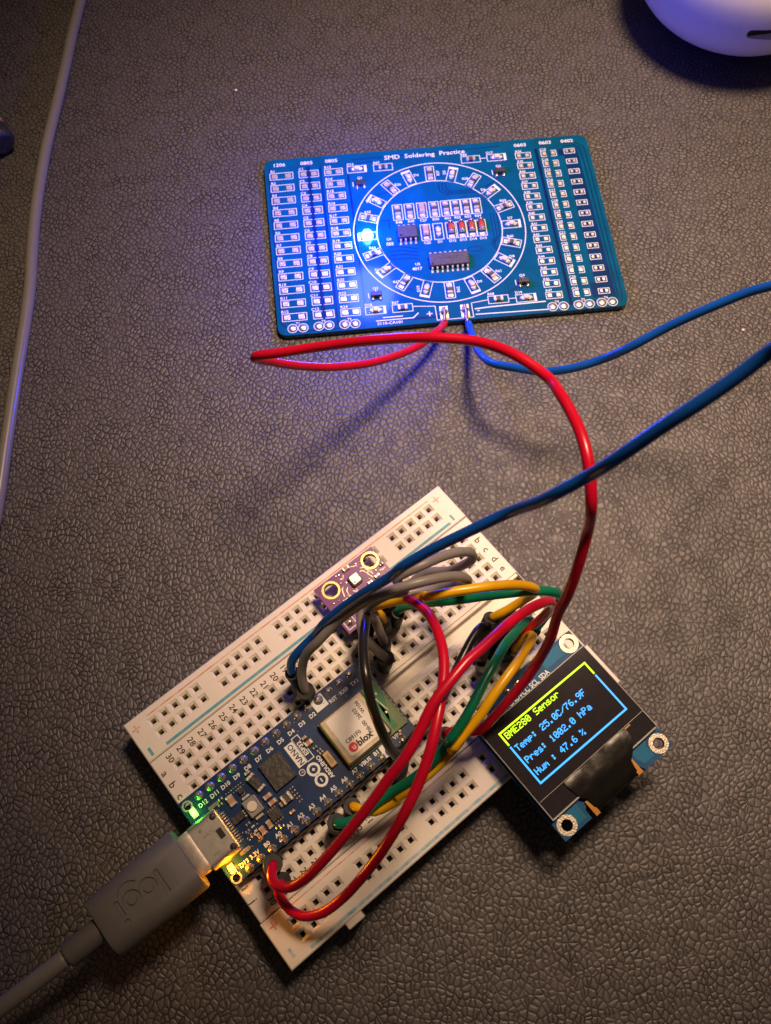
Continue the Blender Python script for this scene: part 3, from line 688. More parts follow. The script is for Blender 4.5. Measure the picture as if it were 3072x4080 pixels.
for i in range(12):
    y = 21.85 - 4.03 * i
    sk.rect(S(-38.95, y), (6.05, 2.15), SW, Z); padat(-40.75, y, 1.55, 1.5); padat(-37.2, y, 1.55, 1.5)
    sk.text('R%d' % (i + 1), S(-41.2, y + 1.72), 1.15, Z, 0, .02)
    for s in (-1, 1):
        x = -31.75 + 1.27 * s
        sk.ribbon([S(x - .95 * s, y + 1.1), S(x + 1.27 * s, y + 1.1), S(x + 1.27 * s, y - 1.1), S(x - .95 * s, y - 1.1)], SW, Z); padat(x + .1 * s, y, 1.5, 1.4)
    sk.text('C%d' % (i + 1), S(-33.7, y + 1.75), 1.15, Z, 0, .02)
    sk.rect(S(-25.15, y), (4.7, 2.1), SW, Z); padat(-26.45, y, 1.5, 1.35); padat(-23.85, y, 1.5, 1.35)
    sk.text('R%d' % (i + 13), S(-26.6, y + 1.72), 1.15, Z, 0, .02)
for i in range(14):
    y = 22.0 - 3.44 * i
    sk.rect(S(25.4, y), (4.0, 1.9), SW, Z); padat(24.3, y, 1.05, 1.1); padat(26.5, y, 1.05, 1.1)
    sk.text('R%d' % (i + 34), S(24.35, y + 1.5), 1.0, Z, 0, .02)
    for s in (-1, 1):
        x = 32.25 + 1.17 * s
        sk.ribbon([S(x - .6 * s, y + .95), S(x + .85 * s, y + .95), S(x + .85 * s, y - .95), S(x - .6 * s, y - .95)], SW, Z); padat(x, y, 1.05, 1.15)
    sk.text('C%d' % (i + 13), S(30.9, y + 1.5), 1.0, Z, 0, .02)
    y2 = 22.25 - 3.46 * i
    sk.rect(S(37.85, y2), (2.75, 1.55), SW, Z); padat(37.2, y2, .72, .8); padat(38.5, y2, .72, .8)
rp = shared('round_pad', lambda: MB().lathe((0, 0, 0), [(.9, 0), (.9, .06), (.25, .10), (.1, .04)], 18), M['padtin'])
for k, (x, y) in enumerate(((-39.65, -25.75), (-37.1, -25.8), (-33.25, -25.75), (-30.75, -25.7), (-26.95, -25.85), (-24.35, -25.9), (24.4, -26.05), (27.1, -26.1), (30.9, -26.1), (33.55, -26.1), (36.65, -26.05), (39.3, -26.1))):
    p = S(x, y); sk.ribbon(circ(*p, 1.2, 22), SW, Z, True); link('round_pad', rp, pcb, (*p, PZ))
    if k % 2 == 0: sk.text('T%d' % (k // 2 + 1), (p[0] + 1.25, p[1] + 1.35), .95, Z, 0, .02)
for t, x, y in (('1206', -39.2, 25.65), ('0805', -32.05, 25.6), ('0805', -25.45, 25.65), ('0603', 25.15, 25.65), ('0603', 31.9, 25.8), ('0402', 37.85, 25.75)): sk.text(t, S(x, y), 1.5, Z, 0, .02, sx=1.12)
sk.text('SMD  Soldering  Practice', S(-.55, 25.15), 1.95, Z, R(-.0), .012, sx=1.1)
sk.text('3110-CA101', S(-15.9, -26.55), 1.1, Z, 0, .02, sx=1.12)
sk.ribbon(circ(0, 0, 22.0, 90), .24, Z, True); sk.ribbon(circ(0, 0, 16.05, 80), .22, Z, True)
def led_part(x, y, rot, lit=False, name='led', lab=None):
    o = link(name, shared('led_base', lambda: MB().box((0, 0, .18), (2.0, 1.25, .3), 0, .04), M['white_cer']), pcb, (*S(x, y), PZ), rot)
    if lit:
        MB().lathe((0, 0, .3), [(1.4, -.1), (1.4, .35), (1.2, .9), (.75, 1.3), (.15, 1.45)], 18).build('led_lens', M['led_blue'], o)  # lit dome is oversized, its extra width stands in for bloom
    else:
        link('led_lens', shared('led_lens_m', lambda: MB().loft([[(a * x_, b * y_, z) for a, b in ((-1, -1), (1, -1), (1, 1), (-1, 1))] for x_, y_, z in ((.62, .6, .3), (.6, .58, .75), (.42, .42, .92))], True, True, True), M['ledbody']), o)
    t = shared('led_end', lambda: MB().lathe((0, 0, 0), [(.55, .0), (.48, .2), (.2, .42)], 12), M['smdtin'])
    for s in (-1, 1): link('terminal', t, o, (s * 1.15, 0, 0))
    return o
D0 = 1
for k in range(20):
    a = R(180 - 18 * k); x, y = 18.55 * math.cos(a), 18.55 * math.sin(a)
    sk.rect(S(x, y), (4.75, 2.35), SW, Z, a)
    if k % 2 == 0:
        ex, ey = 20.65 * math.cos(a), 20.65 * math.sin(a)
        sk.quad(S(ex, ey), (.55, 2.35), Z + .002, a)
        o = led_part(x, y, a, lit=(k == 0))
        if k == 0: o['label'] = 'the one lit led of the ring, glowing bright blue'
        t = 'D%d' % (k // 2 + 2)
    else:
        o = smd(pcb, 'resistor', (*S(x, y), PZ), a, '', 2.3, 1.3, .55, 'chipgrey', .3)
        for s in (-1, 1): link('pad', pad(1.15, 1.35), pcb, (*S(x + s * 1.5 * math.cos(a), y + s * 1.5 * math.sin(a)), PZ), a)
        t = 'R%d' % (k // 2 + 55)
    ty = a + (R(90) if math.cos(a) < -.2 else R(-90) if math.cos(a) > .2 and math.sin(a) < -.3 else R(90))
    off = 1.95
    tx_, ty_ = x, y + off
    if abs(math.cos(a)) < .85:
        sgn = 1 if (math.sin(a) > 0) == (math.cos(a) < 0.01) else -1
        sgn = 1 if (k in (3, 4, 11, 12, 13, 14, 10)) else -1
        if k in (3, 4): tx_, ty_ = x + 2.1, y + .8
        elif k in (5, 15): tx_, ty_ = x + 2.1, y
        elif k in (6, 7, 8): tx_, ty_ = x - 1.9, y + .9
        elif k in (12, 13, 14): tx_, ty_ = x + 2.0, y + .9
        else: tx_, ty_ = x - 2.0, y + .3
    sk.text(t, S(tx_, ty_), 1.05, Z, (R(90) if k in (5, 15, 16, 6) else a if abs(math.cos(a)) > .85 and False else 0), .02)
# middle block
mid = [(-9.95, 'R48'), (-6.85, 'R49'), (-3.65, 'C27'), (-.45, 'R50'), (2.6, 'R51'), (5.2, 'R52'), (7.85, 'R53'), (10.5, 'R54')]
for x, t in mid:
    sk.rect(S(x, 6.75), (2.45, 4.9), SW, Z); sk.text(t, S(x, 3.55), 1.05, Z, 0, .02)
    if t[0] == 'C': smd(pcb, 'capacitor', (*S(x, 6.9), PZ), R(90), '', 2.6, 1.4, 1.0, 'cap', .27)
    else: smd(pcb, 'resistor', (*S(x, 6.9), PZ), R(90), '', 2.4, 1.3, .55, 'chipgrey', .3)
    for s in (-1, 1): padat(x, 6.75 + 1.6 * s, 1.4, 1.2)
for x, t in ((-3.6, 'C25'), (-.35, 'D1'), (2.9, 'D12'), (5.65, 'D13'), (8.2, 'D14'), (10.75, 'D15')):
    sk.rect(S(x, -.35), (2.4, 5.0), SW, Z); sk.text(t, S(x, -3.6), 1.05, Z, 0, .02)
    if t == 'C25':
        smd(pcb, 'capacitor', (*S(x, -.1), PZ), R(90), '', 2.7, 1.4, 1.05, 'cap', .27); padat(x, -2.2, 1.4, 1.0)
    elif t == 'D1': led_part(x, -.4, R(90))
    else:
        o = MB().tube([(0, -.9, .75), (0, -.5, .75), (0, .95, .75)], .72, 14).build('diode', M['glassred'], pcb, (*S(x, -.1), PZ))
        MB().tube([(0, .95, .75), (0, 1.45, .75)], .735, 14).build('diode_band', M['glassdark'], o)
        for s in (-1, 1): MB().tube([(0, (1.45 if s > 0 else -.9), .75), (0, (1.9 if s > 0 else -1.35), .75)], .74, 14).build('terminal', M['solder'], o)
        padat(x, -2.3, 1.5, 1.0); padat(x, 1.9, 1.4, .8)
def dip(name, x, y, L, W, n):
    o = MB().box((0, 0, .85), (L, W, 1.35), 0, .15).build(name, M['chipgrey'], pcb, (*S(x, y), PZ))
    def lead_mesh():
        b = MB(); b.box((0, .12, .95), (.42, .5, .16)); b.box((0, .42, .5), (.42, .16, 1.0)); b.box((0, .8, .1), (.5, .95, .16), 0, .05); return b
    lm = shared('chip_lead', lead_mesh, M['smdtin'])
    for i in range(n):
        for s in (-1, 1): link('lead', lm, o, ((i - (n - 1) / 2) * 1.27, s * W / 2, 0), 0 if s > 0 else math.pi)
    MB().lathe((-L / 2 + .7, -W / 2 + .7, 1.53), [(.38, 0), (.3, .012)], 12).build('pin_mark', M['darkslot'], o)
    return o
dip('timer_chip', -8.35, -.55, 4.9, 3.8, 4); u2 = dip('counter_chip', 1.0, -10.0, 9.9, 3.8, 8)
MB().text('CD4017', (0, .2), 1.3, 1.535, 0).build('chip_print', M['chip'], u2)
for t, x, y in (('U1', -13.2, -1.5), ('555', -13.1, -3.0), ('U2', -6.9, -9.9), ('4017', -7.2, -11.3)): sk.text(t, S(x, y), 1.25 if len(t) > 2 else 1.05, Z, 0, .02)
def sot(x, y, t):
    o = MB().box((0, 0, .65), (2.7, 1.35, .95), 0, .12).build('transistor', M['chip'], pcb, (*S(x, y), PZ))
    lm = shared('sot_lead', lambda: MB().box((0, .2, .12), (.5, .7, .16), 0, .05).box((0, 0, .35), (.42, .16, .5)).lathe((0, .3, .1), [(.55, 0), (.45, .2), (.2, .34)], 10), M['solder'])
    for px_, s in ((-.95, -1), (.95, -1), (0, 1)): link('lead', lm, o, (px_, s * .75, 0), 0 if s > 0 else math.pi)
    sk.text(t, S(x, y + 2.2), 1.05, Z, 0, .02); sk.ribbon([S(x - 1.9, y + .9), S(x - 1.9, y - .6)], .2, Z)
for x, y, t in ((-18.55, 16.9, 'Q1'), (18.3, 17.0, 'Q2'), (-18.3, -18.3, 'Q3'), (18.5, -18.2, 'Q4')): sot(x, y, t)
for x, y, t, kind in ((-18.95, 22.1, 'D16', 1), (-12.0, 22.0, 'R65', 0), (11.4, 22.2, 'R66', 0), (18.3, 22.15, 'D17', 1), (-18.95, -22.6, 'D18', 1), (-12.3, -22.6, 'R67', 0), (11.5, -22.5, 'R68', 0), (18.4, -22.8, 'D19', 1)):
    sk.rect(S(x, y), (5.0, 2.2), SW, Z); sk.text(t, S(x - 1.6, y + 1.75), 1.05, Z, 0, .02)
    if kind: led_part(x, y, 0); sk.quad(S(x + 2.2, y), (.55, 2.2), Z + .002)
    else: smd(pcb, 'resistor', (*S(x, y), PZ), 0, '', 2.4, 1.25, .55, 'chipgrey', .3)
sk.ribbon([S(-9.7, -22.4), S(-4.3, -22.9), S(-4.3, -27.0), S(4.7, -27.0), S(4.7, -22.9), S(9, -22.4)], SW, Z); sk.ribbon([S(14, -22.6), S(15.8, -22.6)], SW, Z); sk.ribbon([S(14.0, 22.25), S(15.7, 22.2)], SW, Z)
sk.ribbon([S(-17.5, -24.9), S(-12.5, -24.9)], .26, Z); sk.ribbon([S(-19.2, -25.7), S(-10, -25.7), S(-8.6, -24.4)], .26, Z)
sk.ribbon([S(5.3, -24.7), S(9, -24.5), S(23, -24.3)], .3, Z); sk.ribbon([S(5.3, -26.3), S(24, -26.7)], .26, Z)
sk.text('+', S(-5.9, -25.0), 3.0, Z, 0, .0); sk.text('-', S(6.1, -25.0), 2.4, Z, 0, .0)
sk.build('silkscreen', M['silk'], pcb)
for x in (-2.35, 2.85):
    o = link('wire_pad', pad(2.1, 3.7), pcb, (*S(x, -25.0), PZ))
    MB().lathe((0, .1, .1), [(1.0, 0), (.95, .25), (.7, .6), (.3, .85)], 14).build('solder_joint', M['solder'], o)
def p2w(x, y, z):
    c, s = math.cos(PA), math.sin(PA); x, y = S(x, y); return Vector((PC.x + c * x - s * y, PC.y + s * x + c * y, z))
LEDP = p2w(-18.55, 0, PZ + 1.9)
glow(pcb, 'blue_fill_light', p2w(-18.55, 0, PZ + 24), (.03, .045, 1.0), 20, 7.0)  # added fill lamp, raised well above the LED to tint the leather blue
glow(pcb, 'blue_led_near_light', p2w(-18.55, 0, PZ + 2.0), (.01, .06, 1.0), 2.2, .8)

# ================================================================== WIRES
RW_ = .90
def boot(parent, hole, top, r=1.45, z0=9.05, z1=17.2, n=18):
    """heat shrink sleeve over the plug pin: leans from its hole to the point where the wire leaves it"""
    a = b2w(*hole, z0); b = Vector(top)
    d = (b - a)
    P = [a + d * t for t in (0, .06, .25, .42, .5, .62, .85, .97, 1.0)]
    rr = [r * k for k in (.55, .82, .9, .98, .93, 1.02, 1.0, 1.04, .98)]
    m = MB().tube(P, rr, n, True)
    k = d.normalized()
    m.tube([b - k * .1, b + k * .02], [r * .62, r * .55], n)
    o = m.build('heat_shrink_boot', M['boot'], parent)
    MB().tube([a - Vector((0, 0, 5)), a + d * .05], .32, 8).build('plug_pin', M['goldring'], parent)
    return o
def wire(name, label, pts, m, group='jumper wires', boots=(), tips=(), r=RW_):
    t = thing(name, label, 'wire', (0, 0, 0), 0, group)
    P = spline(pts)
    MB().tube(P, r, 14).build('insulation', M[m], t)
    for b in boots: boot(t, *b)
    for tp_ in tips: MB().tube(spline(tp_, .4), .42, 8).build('bare_tip', M['copper'], t)
    return t
c_ = lambda ox, oy, s, *p: px(ox, oy, s, p)
hp = lambda c, r, z=9.0: b2w(HX(c), ROW[r], z)
# --- long red wire
PIN = lambda x, y, z: p2w(x, y, z)
endR = b2w(43.2, 28.9, 15.5)
red = c_(1650, 1050, 4.76, (582, 1125, 2.6), (520, 1210, 4.0), (400, 1310, 7.0)) + c_(900, 1200, 1.666, (1290, 290, 9.0), (1000, 400, 18.0), (700, 437, 27.4), (450, 425, 36.1), (280, 396, 42.3), (190, 378, 46.2), (215, 362, 48.0), (350, 344, 49.8), (600, 305, 52.3), (1000, 257, 57.3), (1350, 242, 61.0), (1664, 268, 62.4), (1911, 352, 64.8)) \
    + c_(2150, 1500, 3.69, (110, 5, 66.0), (300, 250, 69.7), (480, 560, 70.9), (620, 880, 72.2), (705, 1200, 72.2), (748, 1550, 70.9), (758, 1900, 68.5)) + c_(1600, 1850, 1.851, (1370, 500, 61.0), (1310, 720, 56.1), (1230, 950, 49.8), (1150, 1110, 43.7)) \
    + c_(1700, 2300, 2.38, (1180, 565, 38.6), (1070, 775, 32.4), (930, 985, 27.4), (765, 1180, 23.1), (620, 1345, 20.0), (500, 1455, 18.5)) + [b2w(44.6, 29.6, 17.0), endR]
wire('red_supply_wire', 'long red wire looping high from the practice board plus pad down behind the display', red, 'red', 'jumper wires', [((43.0, 28.9), endR)],
     [[p2w(-2.35, -24.2, PZ + .9), p2w(-2.35, -26.3, PZ + .95), at(1650 + 575 / 4.76, 1050 + 1085 / 4.76, 2.75), at(1650 + 582 / 4.76, 1050 + 1140 / 4.76, 2.6)]])
# --- blue wire, leaves the frame on the right and comes back
topB = at(1164.5, 2682, 17.2)
blu = c_(1650, 1050, 4.76, (1030, 1130, 2.6), (1085, 1290, 4.5), (1150, 1480, 8), (1205, 1640, 11), (1330, 1790, 15), (1500, 1895, 18)) + c_(0, 0, .54235, (1120, 796, 21), (1170, 803, 23), (1230, 797, 26), (1300, 777, 29)) + c_(2500, 1000, 2.91, (0, 1130, 34), (500, 865, 40), (1000, 640, 46), (1400, 478, 50), (1680, 400, 53)) \
    + [at(3240, 1085, 58.4), at(3400, 1095, 78.4), at(3440, 1180, 98.4), at(3340, 1260, 109.9), at(3200, 1325, 109.9)] + c_(2500, 1000, 2.91, (1680, 1150, 105.6), (1200, 1510, 101.3), (700, 1850, 97.0), (420, 2030, 94.1)) + c_(2150, 1500, 3.69, (1106, 1225, 87.0), (720, 1460, 81.3), (300, 1690, 77.0), (0, 1840, 72.7)) \
    + c_(1600, 1850, 1.851, (800, 352, 65.5), (500, 492, 59.8), (200, 640, 54.1), (0, 760, 49.8)) + c_(1000, 1900, 1.666, (950, 645, 47.0), (800, 740, 42.7), (650, 840, 36.9), (500, 960, 31.2)) + c_(1100, 2500, 6.664, (1000, 250, 25.5), (790, 450, 23.9), (560, 690, 22.2), (420, 890, 20.3), (400, 1060, 18.8)) + [topB + Vector((0, 0, 0.3))]
wire('blue_ground_wire', 'long blue wire from the practice board arching out of frame and back to the breadboard', blu, 'blue', 'jumper wires', [((HX(11), ROW['b']), topB)],
     [[p2w(2.85, -23.6, PZ + .8), p2w(2.95, -26.0, PZ + 1.0), at(1650 + 1005 / 4.76, 1050 + 1080 / 4.76, 2.8), at(1650 + 1040 / 4.76, 1050 + 1150 / 4.76, 2.6)]])
# --- grey wires
topG = at(1216, 2752, 17.2); topG2 = at(1537, 2620, 16.8)
g1 = [topG - Vector((0, 0, 0.6))] + c_(1100, 2500, 6.664, (760, 1620, 17.6), (690, 1350, 19.5), (690, 1080, 21.5), (740, 850, 23.6), (850, 640, 25.9), (1050, 440, 28.2)) + c_(1000, 1900, 1.666, (580, 955, 32.1), (700, 862, 36.0), (800, 805, 39.0), (940, 752, 41.4), (1100, 705, 42.2), (1270, 668, 40.6), (1390, 662, 37.5), (1437, 684, 34.4), (1415, 712, 29.8), (1340, 722, 25.1), (1230, 740, 21.0)) \
    + c_(1380, 2350, 4.76, (900, 120, 20.5), (500, 280, 20.5), (290, 480, 20.0), (290, 760, 19.2), (400, 960, 18.4), (560, 1130, 17.8), (700, 1260, 17.2)) + [topG2 - Vector((0, 0, 0.6))]
wire('grey_jumper', 'grey jumper wire running under the blue wire, lower of the two grey loops', g1, 'grey', 'jumper wires', [((HX(11), ROW['c'] + .3), topG, 1.7), ((HX(17), ROW['e']), topG2, 1.65)])
topH = at(1526, 2556, 16.5)
g2 = [b2w(HX(21), ROW['b'], 14)] + c_(1600, 1850, 1.851, (60, 890, 17.0), (180, 800, 20.0), (350, 785, 23.6), (450, 745, 28.2), (520, 700, 32.1), (515, 655, 34.4), (440, 645, 36.7), (330, 670, 39.0), (160, 740, 42.2), (-40, 850, 40.6)) + c_(1380, 2350, 4.76, (1100, 20, 38.3), (800, 90, 36.0), (480, 270, 31.3), (400, 420, 27.4), (440, 520, 24.3), (540, 560, 21.5), (600, 700, 19.5), (670, 880, 18.0), (705, 970, 17.0)) + [topH - Vector((0, 0, 0.6))]
wire('grey_jumper', 'grey jumper wire making the upper hairpin loop beside column letters b and c', g2, 'grey', 'jumper wires', [((HX(18), ROW['d']), topH, 1.45), ((HX(21), ROW['b']), b2w(HX(21), ROW['b'], 14.2), 1.4)])
# --- yellow from sensor row to display row
topY = at(1527, 2474, 17.5); topY2 = at(1957, 2462, 16.5)
y1 = [topY - Vector((0, 0, 0.5))] + c_(1380, 2350, 4.76, (700, 560, 18.0), (660, 490, 19.3), (580, 425, 20.8), (490, 400, 22.5), (455, 375, 24.3), (520, 330, 26.3), (700, 265, 29.0), (950, 215, 31.3), (1250, 165, 33.6), (1500, 115, 35.2)) + c_(1700, 2300, 2.38, (0, 185, 36.0), (200, 145, 36.7), (400, 115, 36.7), (620, 85, 36.0), (820, 72, 34.4), (960, 85, 32.1), (1030, 115, 29.0), (1010, 160, 25.1), (920, 215, 21.5), (800, 290, 19.3), (680, 355, 17.8)) + [topY2 - Vector((0, 0, 0.4))]
wire('yellow_jumper', 'yellow jumper wire arching across from the sensor pins to the middle of the breadboard', y1, 'yellow', 'jumper wires', [((HX(19), ROW['c']), topY, 1.4), ((62.4, ROW['f']), topY2, 1.5)])
# --- green from sensor row
topN = at(1586, 2440, 17.5); topN2 = at(2132, 2508, 16.0)
g3 = [topN - Vector((0, 0, 0.4))] + c_(1380, 2350, 4.76, (990, 395, 18.0), (1060, 340, 19.2), (1160, 300, 20.3), (1350, 275, 21.5), (1600, 240, 22.8)) + c_(1700, 2300, 2.38, (100, 235, 23.6), (300, 215, 25.1), (500, 185, 26.6), (720, 158, 28.2), (940, 135, 29.0), (1110, 128, 28.2), (1220, 145, 26.6), (1262, 180, 24.3), (1245, 225, 21.5), (1160, 330, 19.0), (1080, 430, 17.2)) + [topN2 - Vector((0, 0, 0.4))]
wire('green_jumper', 'green jumper wire lying just below the yellow arch, bright green at its right end', g3, 'green', 'jumper wires', [((HX(20), ROW['c']), topN, 1.3), ((HX(27), ROW['g'] + 2), topN2, 1.35)])
# --- red from sensor to rail side
topRA = b2w(HX(20) + 1.5, ROW['b'] + .4, 17)
topRA2 = at(1128, 3508, 15.5)
ra = [topRA - Vector((0, 0, 0.5))] + c_(1380, 2350, 4.76, (900, 70, 25.1), (1000, 80, 29.0), (1100, 130, 32.1), (1300, 240, 35.2), (1500, 390, 37.5)) + c_(1700, 2300, 2.38, (40, 380, 39.8), (105, 520, 41.4), (150, 680, 42.9), (165, 850, 43.7), (150, 1050, 44.5), (115, 1280, 45.2), (60, 1540, 45.2)) + c_(900, 3000, 1.5145, (1222, 20, 44.5), (1165, 180, 42.9), (1085, 350, 40.6), (1000, 500, 36.7), (905, 645, 31.3), (800, 775, 25.9), (690, 888, 21.0), (580, 965, 18.0), (470, 985, 15.8), (390, 950, 14.6), (335, 880, 14.6), (318, 830, 15.0)) + [at(1122, 3505, 14.8)]
wire('red_jumper', 'red jumper wire curving low around the corner beside the lower plus rail', ra, 'red', 'jumper wires', [((HX(1), ROW['j']), topRA2, 1.45), ((HX(20) + 1.5, ROW['b']), topRA, 1.4)])
topRB = at(1088, 3441, 17.0); topRB2 = at(2045, 2520, 16.5)
rb = [topRB2 - Vector((0, 0, 0.4))] + c_(1900, 2380, 4.76, (720, 760, 17.5), (900, 640, 19.0), (1080, 520, 21.0), (1250, 370, 24.3), (1370, 230, 28.2), (1420, 130, 32.1), (1370, 80, 35.2), (1200, 120, 38.3), (980, 230, 40.6), (700, 420, 42.9), (420, 660, 44.9), (100, 960, 46.0)) + c_(1700, 2300, 2.38, (380, 800, 46.8), (270, 930, 47.1), (180, 1040, 47.1), (60, 1200, 46.8)) + c_(900, 3000, 1.5145, (1160, -110, 45.2), (1080, 30, 43.7), (985, 150, 41.4), (900, 270, 39.0), (800, 400, 36.0), (680, 545, 32.1), (570, 670, 28.2), (470, 765, 24.3), (390, 810, 21.5), (320, 808, 20.0), (280, 765, 18.7), (280, 705, 17.6)) + [topRB - Vector((0, 0, 0.6))]
wire('red_jumper', 'red jumper wire from the display pins to the microcontroller corner, upper of the crossing pair', rb, 'red', 'jumper wires', [((HX(1), ROW['i'] + .6), topRB, 1.7), ((HX(24), ROW['h'] - 1), topRB2, 1.35)])
# --- green and yellow to the microcontroller
topGa = at(1341, 3278, 16.2); topGb = at(2118, 2480, 15.5)
ga = [topGb] + c_(1900, 2380, 4.76, (1000, 430, 18.5), (860, 530, 21.0), (720, 680, 24.3), (560, 860, 27.4), (430, 1080, 29.8), (330, 1270, 31.0), (180, 1520, 31.3)) + c_(1700, 2300, 2.38, (420, 1240, 31.0), (310, 1420, 29.8), (200, 1570, 28.2)) + c_(1550, 2850, 4.165, (1040, 390, 26.6), (900, 560, 25.1), (740, 750, 23.6), (560, 930, 22.0), (330, 1100, 21.0), (80, 1250, 20.0)) + c_(1300, 3050, 4.165, (1050, 470, 19.6), (880, 590, 19.0), (700, 740, 18.3), (500, 880, 17.6), (320, 950, 17.2), (190, 965, 16.8)) + [topGa - Vector((0, 0, 0.5))]
wire('green_jumper', 'green jumper wire running from the display pins down beside the microcontroller edge', ga, 'green', 'jumper wires', [((HX(6.6), ROW['j'] - .2), topGa, 1.7), ((HX(26) + 1, ROW['g']), topGb, 1.3)])
topYa = at(1403, 3212, 15.8); topYb = at(2050, 2590, 15.0)
ya = [topYb - Vector((0, 0, 0.3))] + c_(1900, 2380, 4.76, (770, 920, 16.0), (850, 850, 17.5), (950, 760, 19.5), (1030, 720, 21.5), (1050, 760, 24.0), (1000, 860, 26.3), (900, 1020, 28.5), (740, 1270, 30.1), (560, 1520, 30.5)) + c_(1700, 2300, 2.38, (620, 1140, 30.4), (500, 1320, 29.4), (380, 1460, 28.2), (240, 1640, 26.6)) + c_(1550, 2850, 4.165, (1180, 420, 25.4), (1000, 640, 23.6), (820, 830, 22.0), (620, 1010, 21.0), (400, 1190, 20.0), (150, 1360, 19.0)) + c_(1300, 3050, 4.165, (1180, 570, 18.6), (1000, 680, 18.0), (800, 760, 17.4), (620, 740, 17.0), (500, 700, 16.6)) + [topYa - Vector((0, 0, 0.4))]
wire('yellow_jumper', 'yellow jumper wire with a tight bend by the display, running below the green one', ya, 'yellow', 'jumper wires', [((HX(8.1), ROW['j'] - .6), topYa, 1.6), ((HX(25), ROW['h'] + .8), topYb, 1.4)])
# --- black wires
topK = at(1598, 3015, 17); topK2 = at(1490, 2470, 16)
bk = [b2w(HX(18) - .3, ROW['b'] + .5, 15), at(1495, 2452, 20.0)] + c_(1380, 2350, 4.76, (440, 440, 25.1), (390, 520, 28.2), (350, 700, 31.3), (325, 950, 33.6), (330, 1250, 35.2), (350, 1500, 36.0), (390, 1750, 36.0)) + c_(900, 2650, 2.0825, (1190, 250, 34.4), (1235, 400, 32.1), (1285, 530, 29.0), (1335, 640, 25.1), (1385, 720, 21.5), (1430, 770, 19.0)) + [topK - Vector((0, 0, 0.4))]
wire('black_jumper', 'shiny black jumper wire passing over the corner of the metal radio can', bk, 'black', 'jumper wires', [((HX(12.6), ROW['j']), topK, 1.6), ((HX(18) - .3, ROW['b'] + .5), b2w(HX(18) - .3, ROW['b'] + .5, 15.3), 1.4)])
topJ = at(1935, 2650, 15.5)
bj = c_(1700, 2300, 2.38, (590, 470, 17.0), (520, 470, 17.8), (440, 570, 18.5), (360, 720, 19.0), (290, 860, 19.0), (230, 980, 18.5), (170, 1100, 17.5), (110, 1230, 16.0)) + [b2w(HX(13) + 1.2, ROW['i'], 15.5)]
wire('black_jumper', 'black jumper wire dipping under the red wires from the dark plugs by the display', bj, 'black', 'jumper wires', [((HX(23) + .4, ROW['g']), at(1955, 2500, 17), 1.6), ((HX(13) + 1.2, ROW['i']), b2w(HX(13) + 1.2, ROW['i'], 15.5), 1.4)])
gb = [at(2034, 2445, 16.5), at(2022, 2470, 17.5), at(1990, 2500, 17.5), at(1940, 2580, 16.8), at(1918, 2640, 16.0)]
wire('black_jumper', 'short black jumper wire joining two dark plugs under the red wire', gb, 'black', 'jumper wires', [((HX(26), ROW['f']), at(2036, 2448, 16.2), 1.45), ((HX(23), ROW['h']), at(1925, 2650, 15.6), 1.5)])

# ================================================================== USB PLUG AND CABLE
usb = thing('usb_cable', 'grey usb plug with an embossed word and its cable, plugged into the microcontroller', 'cable', BO, TH)
UZ = NZ + 1.62
def prof(x, hy, hz, r, z=UZ, n=6, yc=16.35): return [(x, p[0], p[1]) for p in rrect(-yc - hy, z - hz, -yc + hy, z + hz, r, n)]
m = MB()
m.loft([prof(-6.95, 5.35, 2.7, 2.6), prof(-6.85, 5.95, 3.15, 3.0), prof(-7.2, 6.15, 3.35, 3.2), prof(-16, 6.1, 3.4, 3.2), prof(-24.4, 5.85, 3.4, 3.2), prof(-25.1, 5.65, 3.2, 3.0), prof(-25.3, 5.2, 2.8, 2.7)], True, True, True)
body = m.build('plug_housing', M['plug'], usb)
# the word is pressed into the housing: cut with solid letters
ct = MB(); zt = UZ + 3.4
def cutbar(x0, y0, x1, y1, wd):
    d = Vector((x1 - x0, y1 - y0)); ct.box(((x0 + x1) / 2, -(y0 + y1) / 2, zt), (d.length, wd, .7), math.atan2(-d.y, d.x))
cutbar(-12.35, 14.5, -12.35, 19.2, .8)
ct.ringp((-14.75, -16.1), .85, 1.65, zt - .35, zt + .35, 28)
ct.ringp((-18.1, -16.0), .85, 1.65, zt - .35, zt + .35, 28)
g_ = [(-17.9 + 1.75 * math.cos(R(t)), -14.6 + 1.4 * math.sin(R(t))) for t in range(20, 185, 15)]
top_ = MB().ribbon(g_, .75, zt + .35); nv = len(top_.v)
ct.add(top_.v + [(p[0], p[1], zt - .35) for p in top_.v], top_.f + [tuple(reversed([i + nv for i in f])) for f in top_.f] + [(2 * i, 2 * i + 2, 2 * i + 2 + nv, 2 * i + nv) for i in range(len(g_) - 1)] + [(2 * i + 3, 2 * i + 1, 2 * i + 1 + nv, 2 * i + 3 + nv) for i in range(len(g_) - 1)] + [(1, 0, nv, nv + 1), (2 * len(g_) - 2, 2 * len(g_) - 1, 2 * len(g_) - 1 + nv, 2 * len(g_) - 2 + nv)])
cutbar(-20.6, 14.5, -20.6, 17.5, .8)
ct.lathe((-20.6, -18.55, zt - .35), [(.48, 0), (.48, .7)], 14)
cut = ct.build('cutter', M['plug'], usb)
cut.location = (0, 0, 0)
bm_ = body.modifiers.new('b', 'BOOLEAN'); bm_.operation = 'DIFFERENCE'; bm_.object = cut; bm_.solver = 'EXACT'; bm_.use_self = True
bpy.context.view_layer.update()
dg = bpy.context.evaluated_depsgraph_get()
nm = bpy.data.meshes.new_from_object(body.evaluated_get(dg))
if len(nm.polygons) > 20:
    body.modifiers.clear(); body.data = nm
    nm.set_sharp_from_angle(angle=R(35))
else: body.modifiers.clear()
bpy.data.objects.remove(cut)
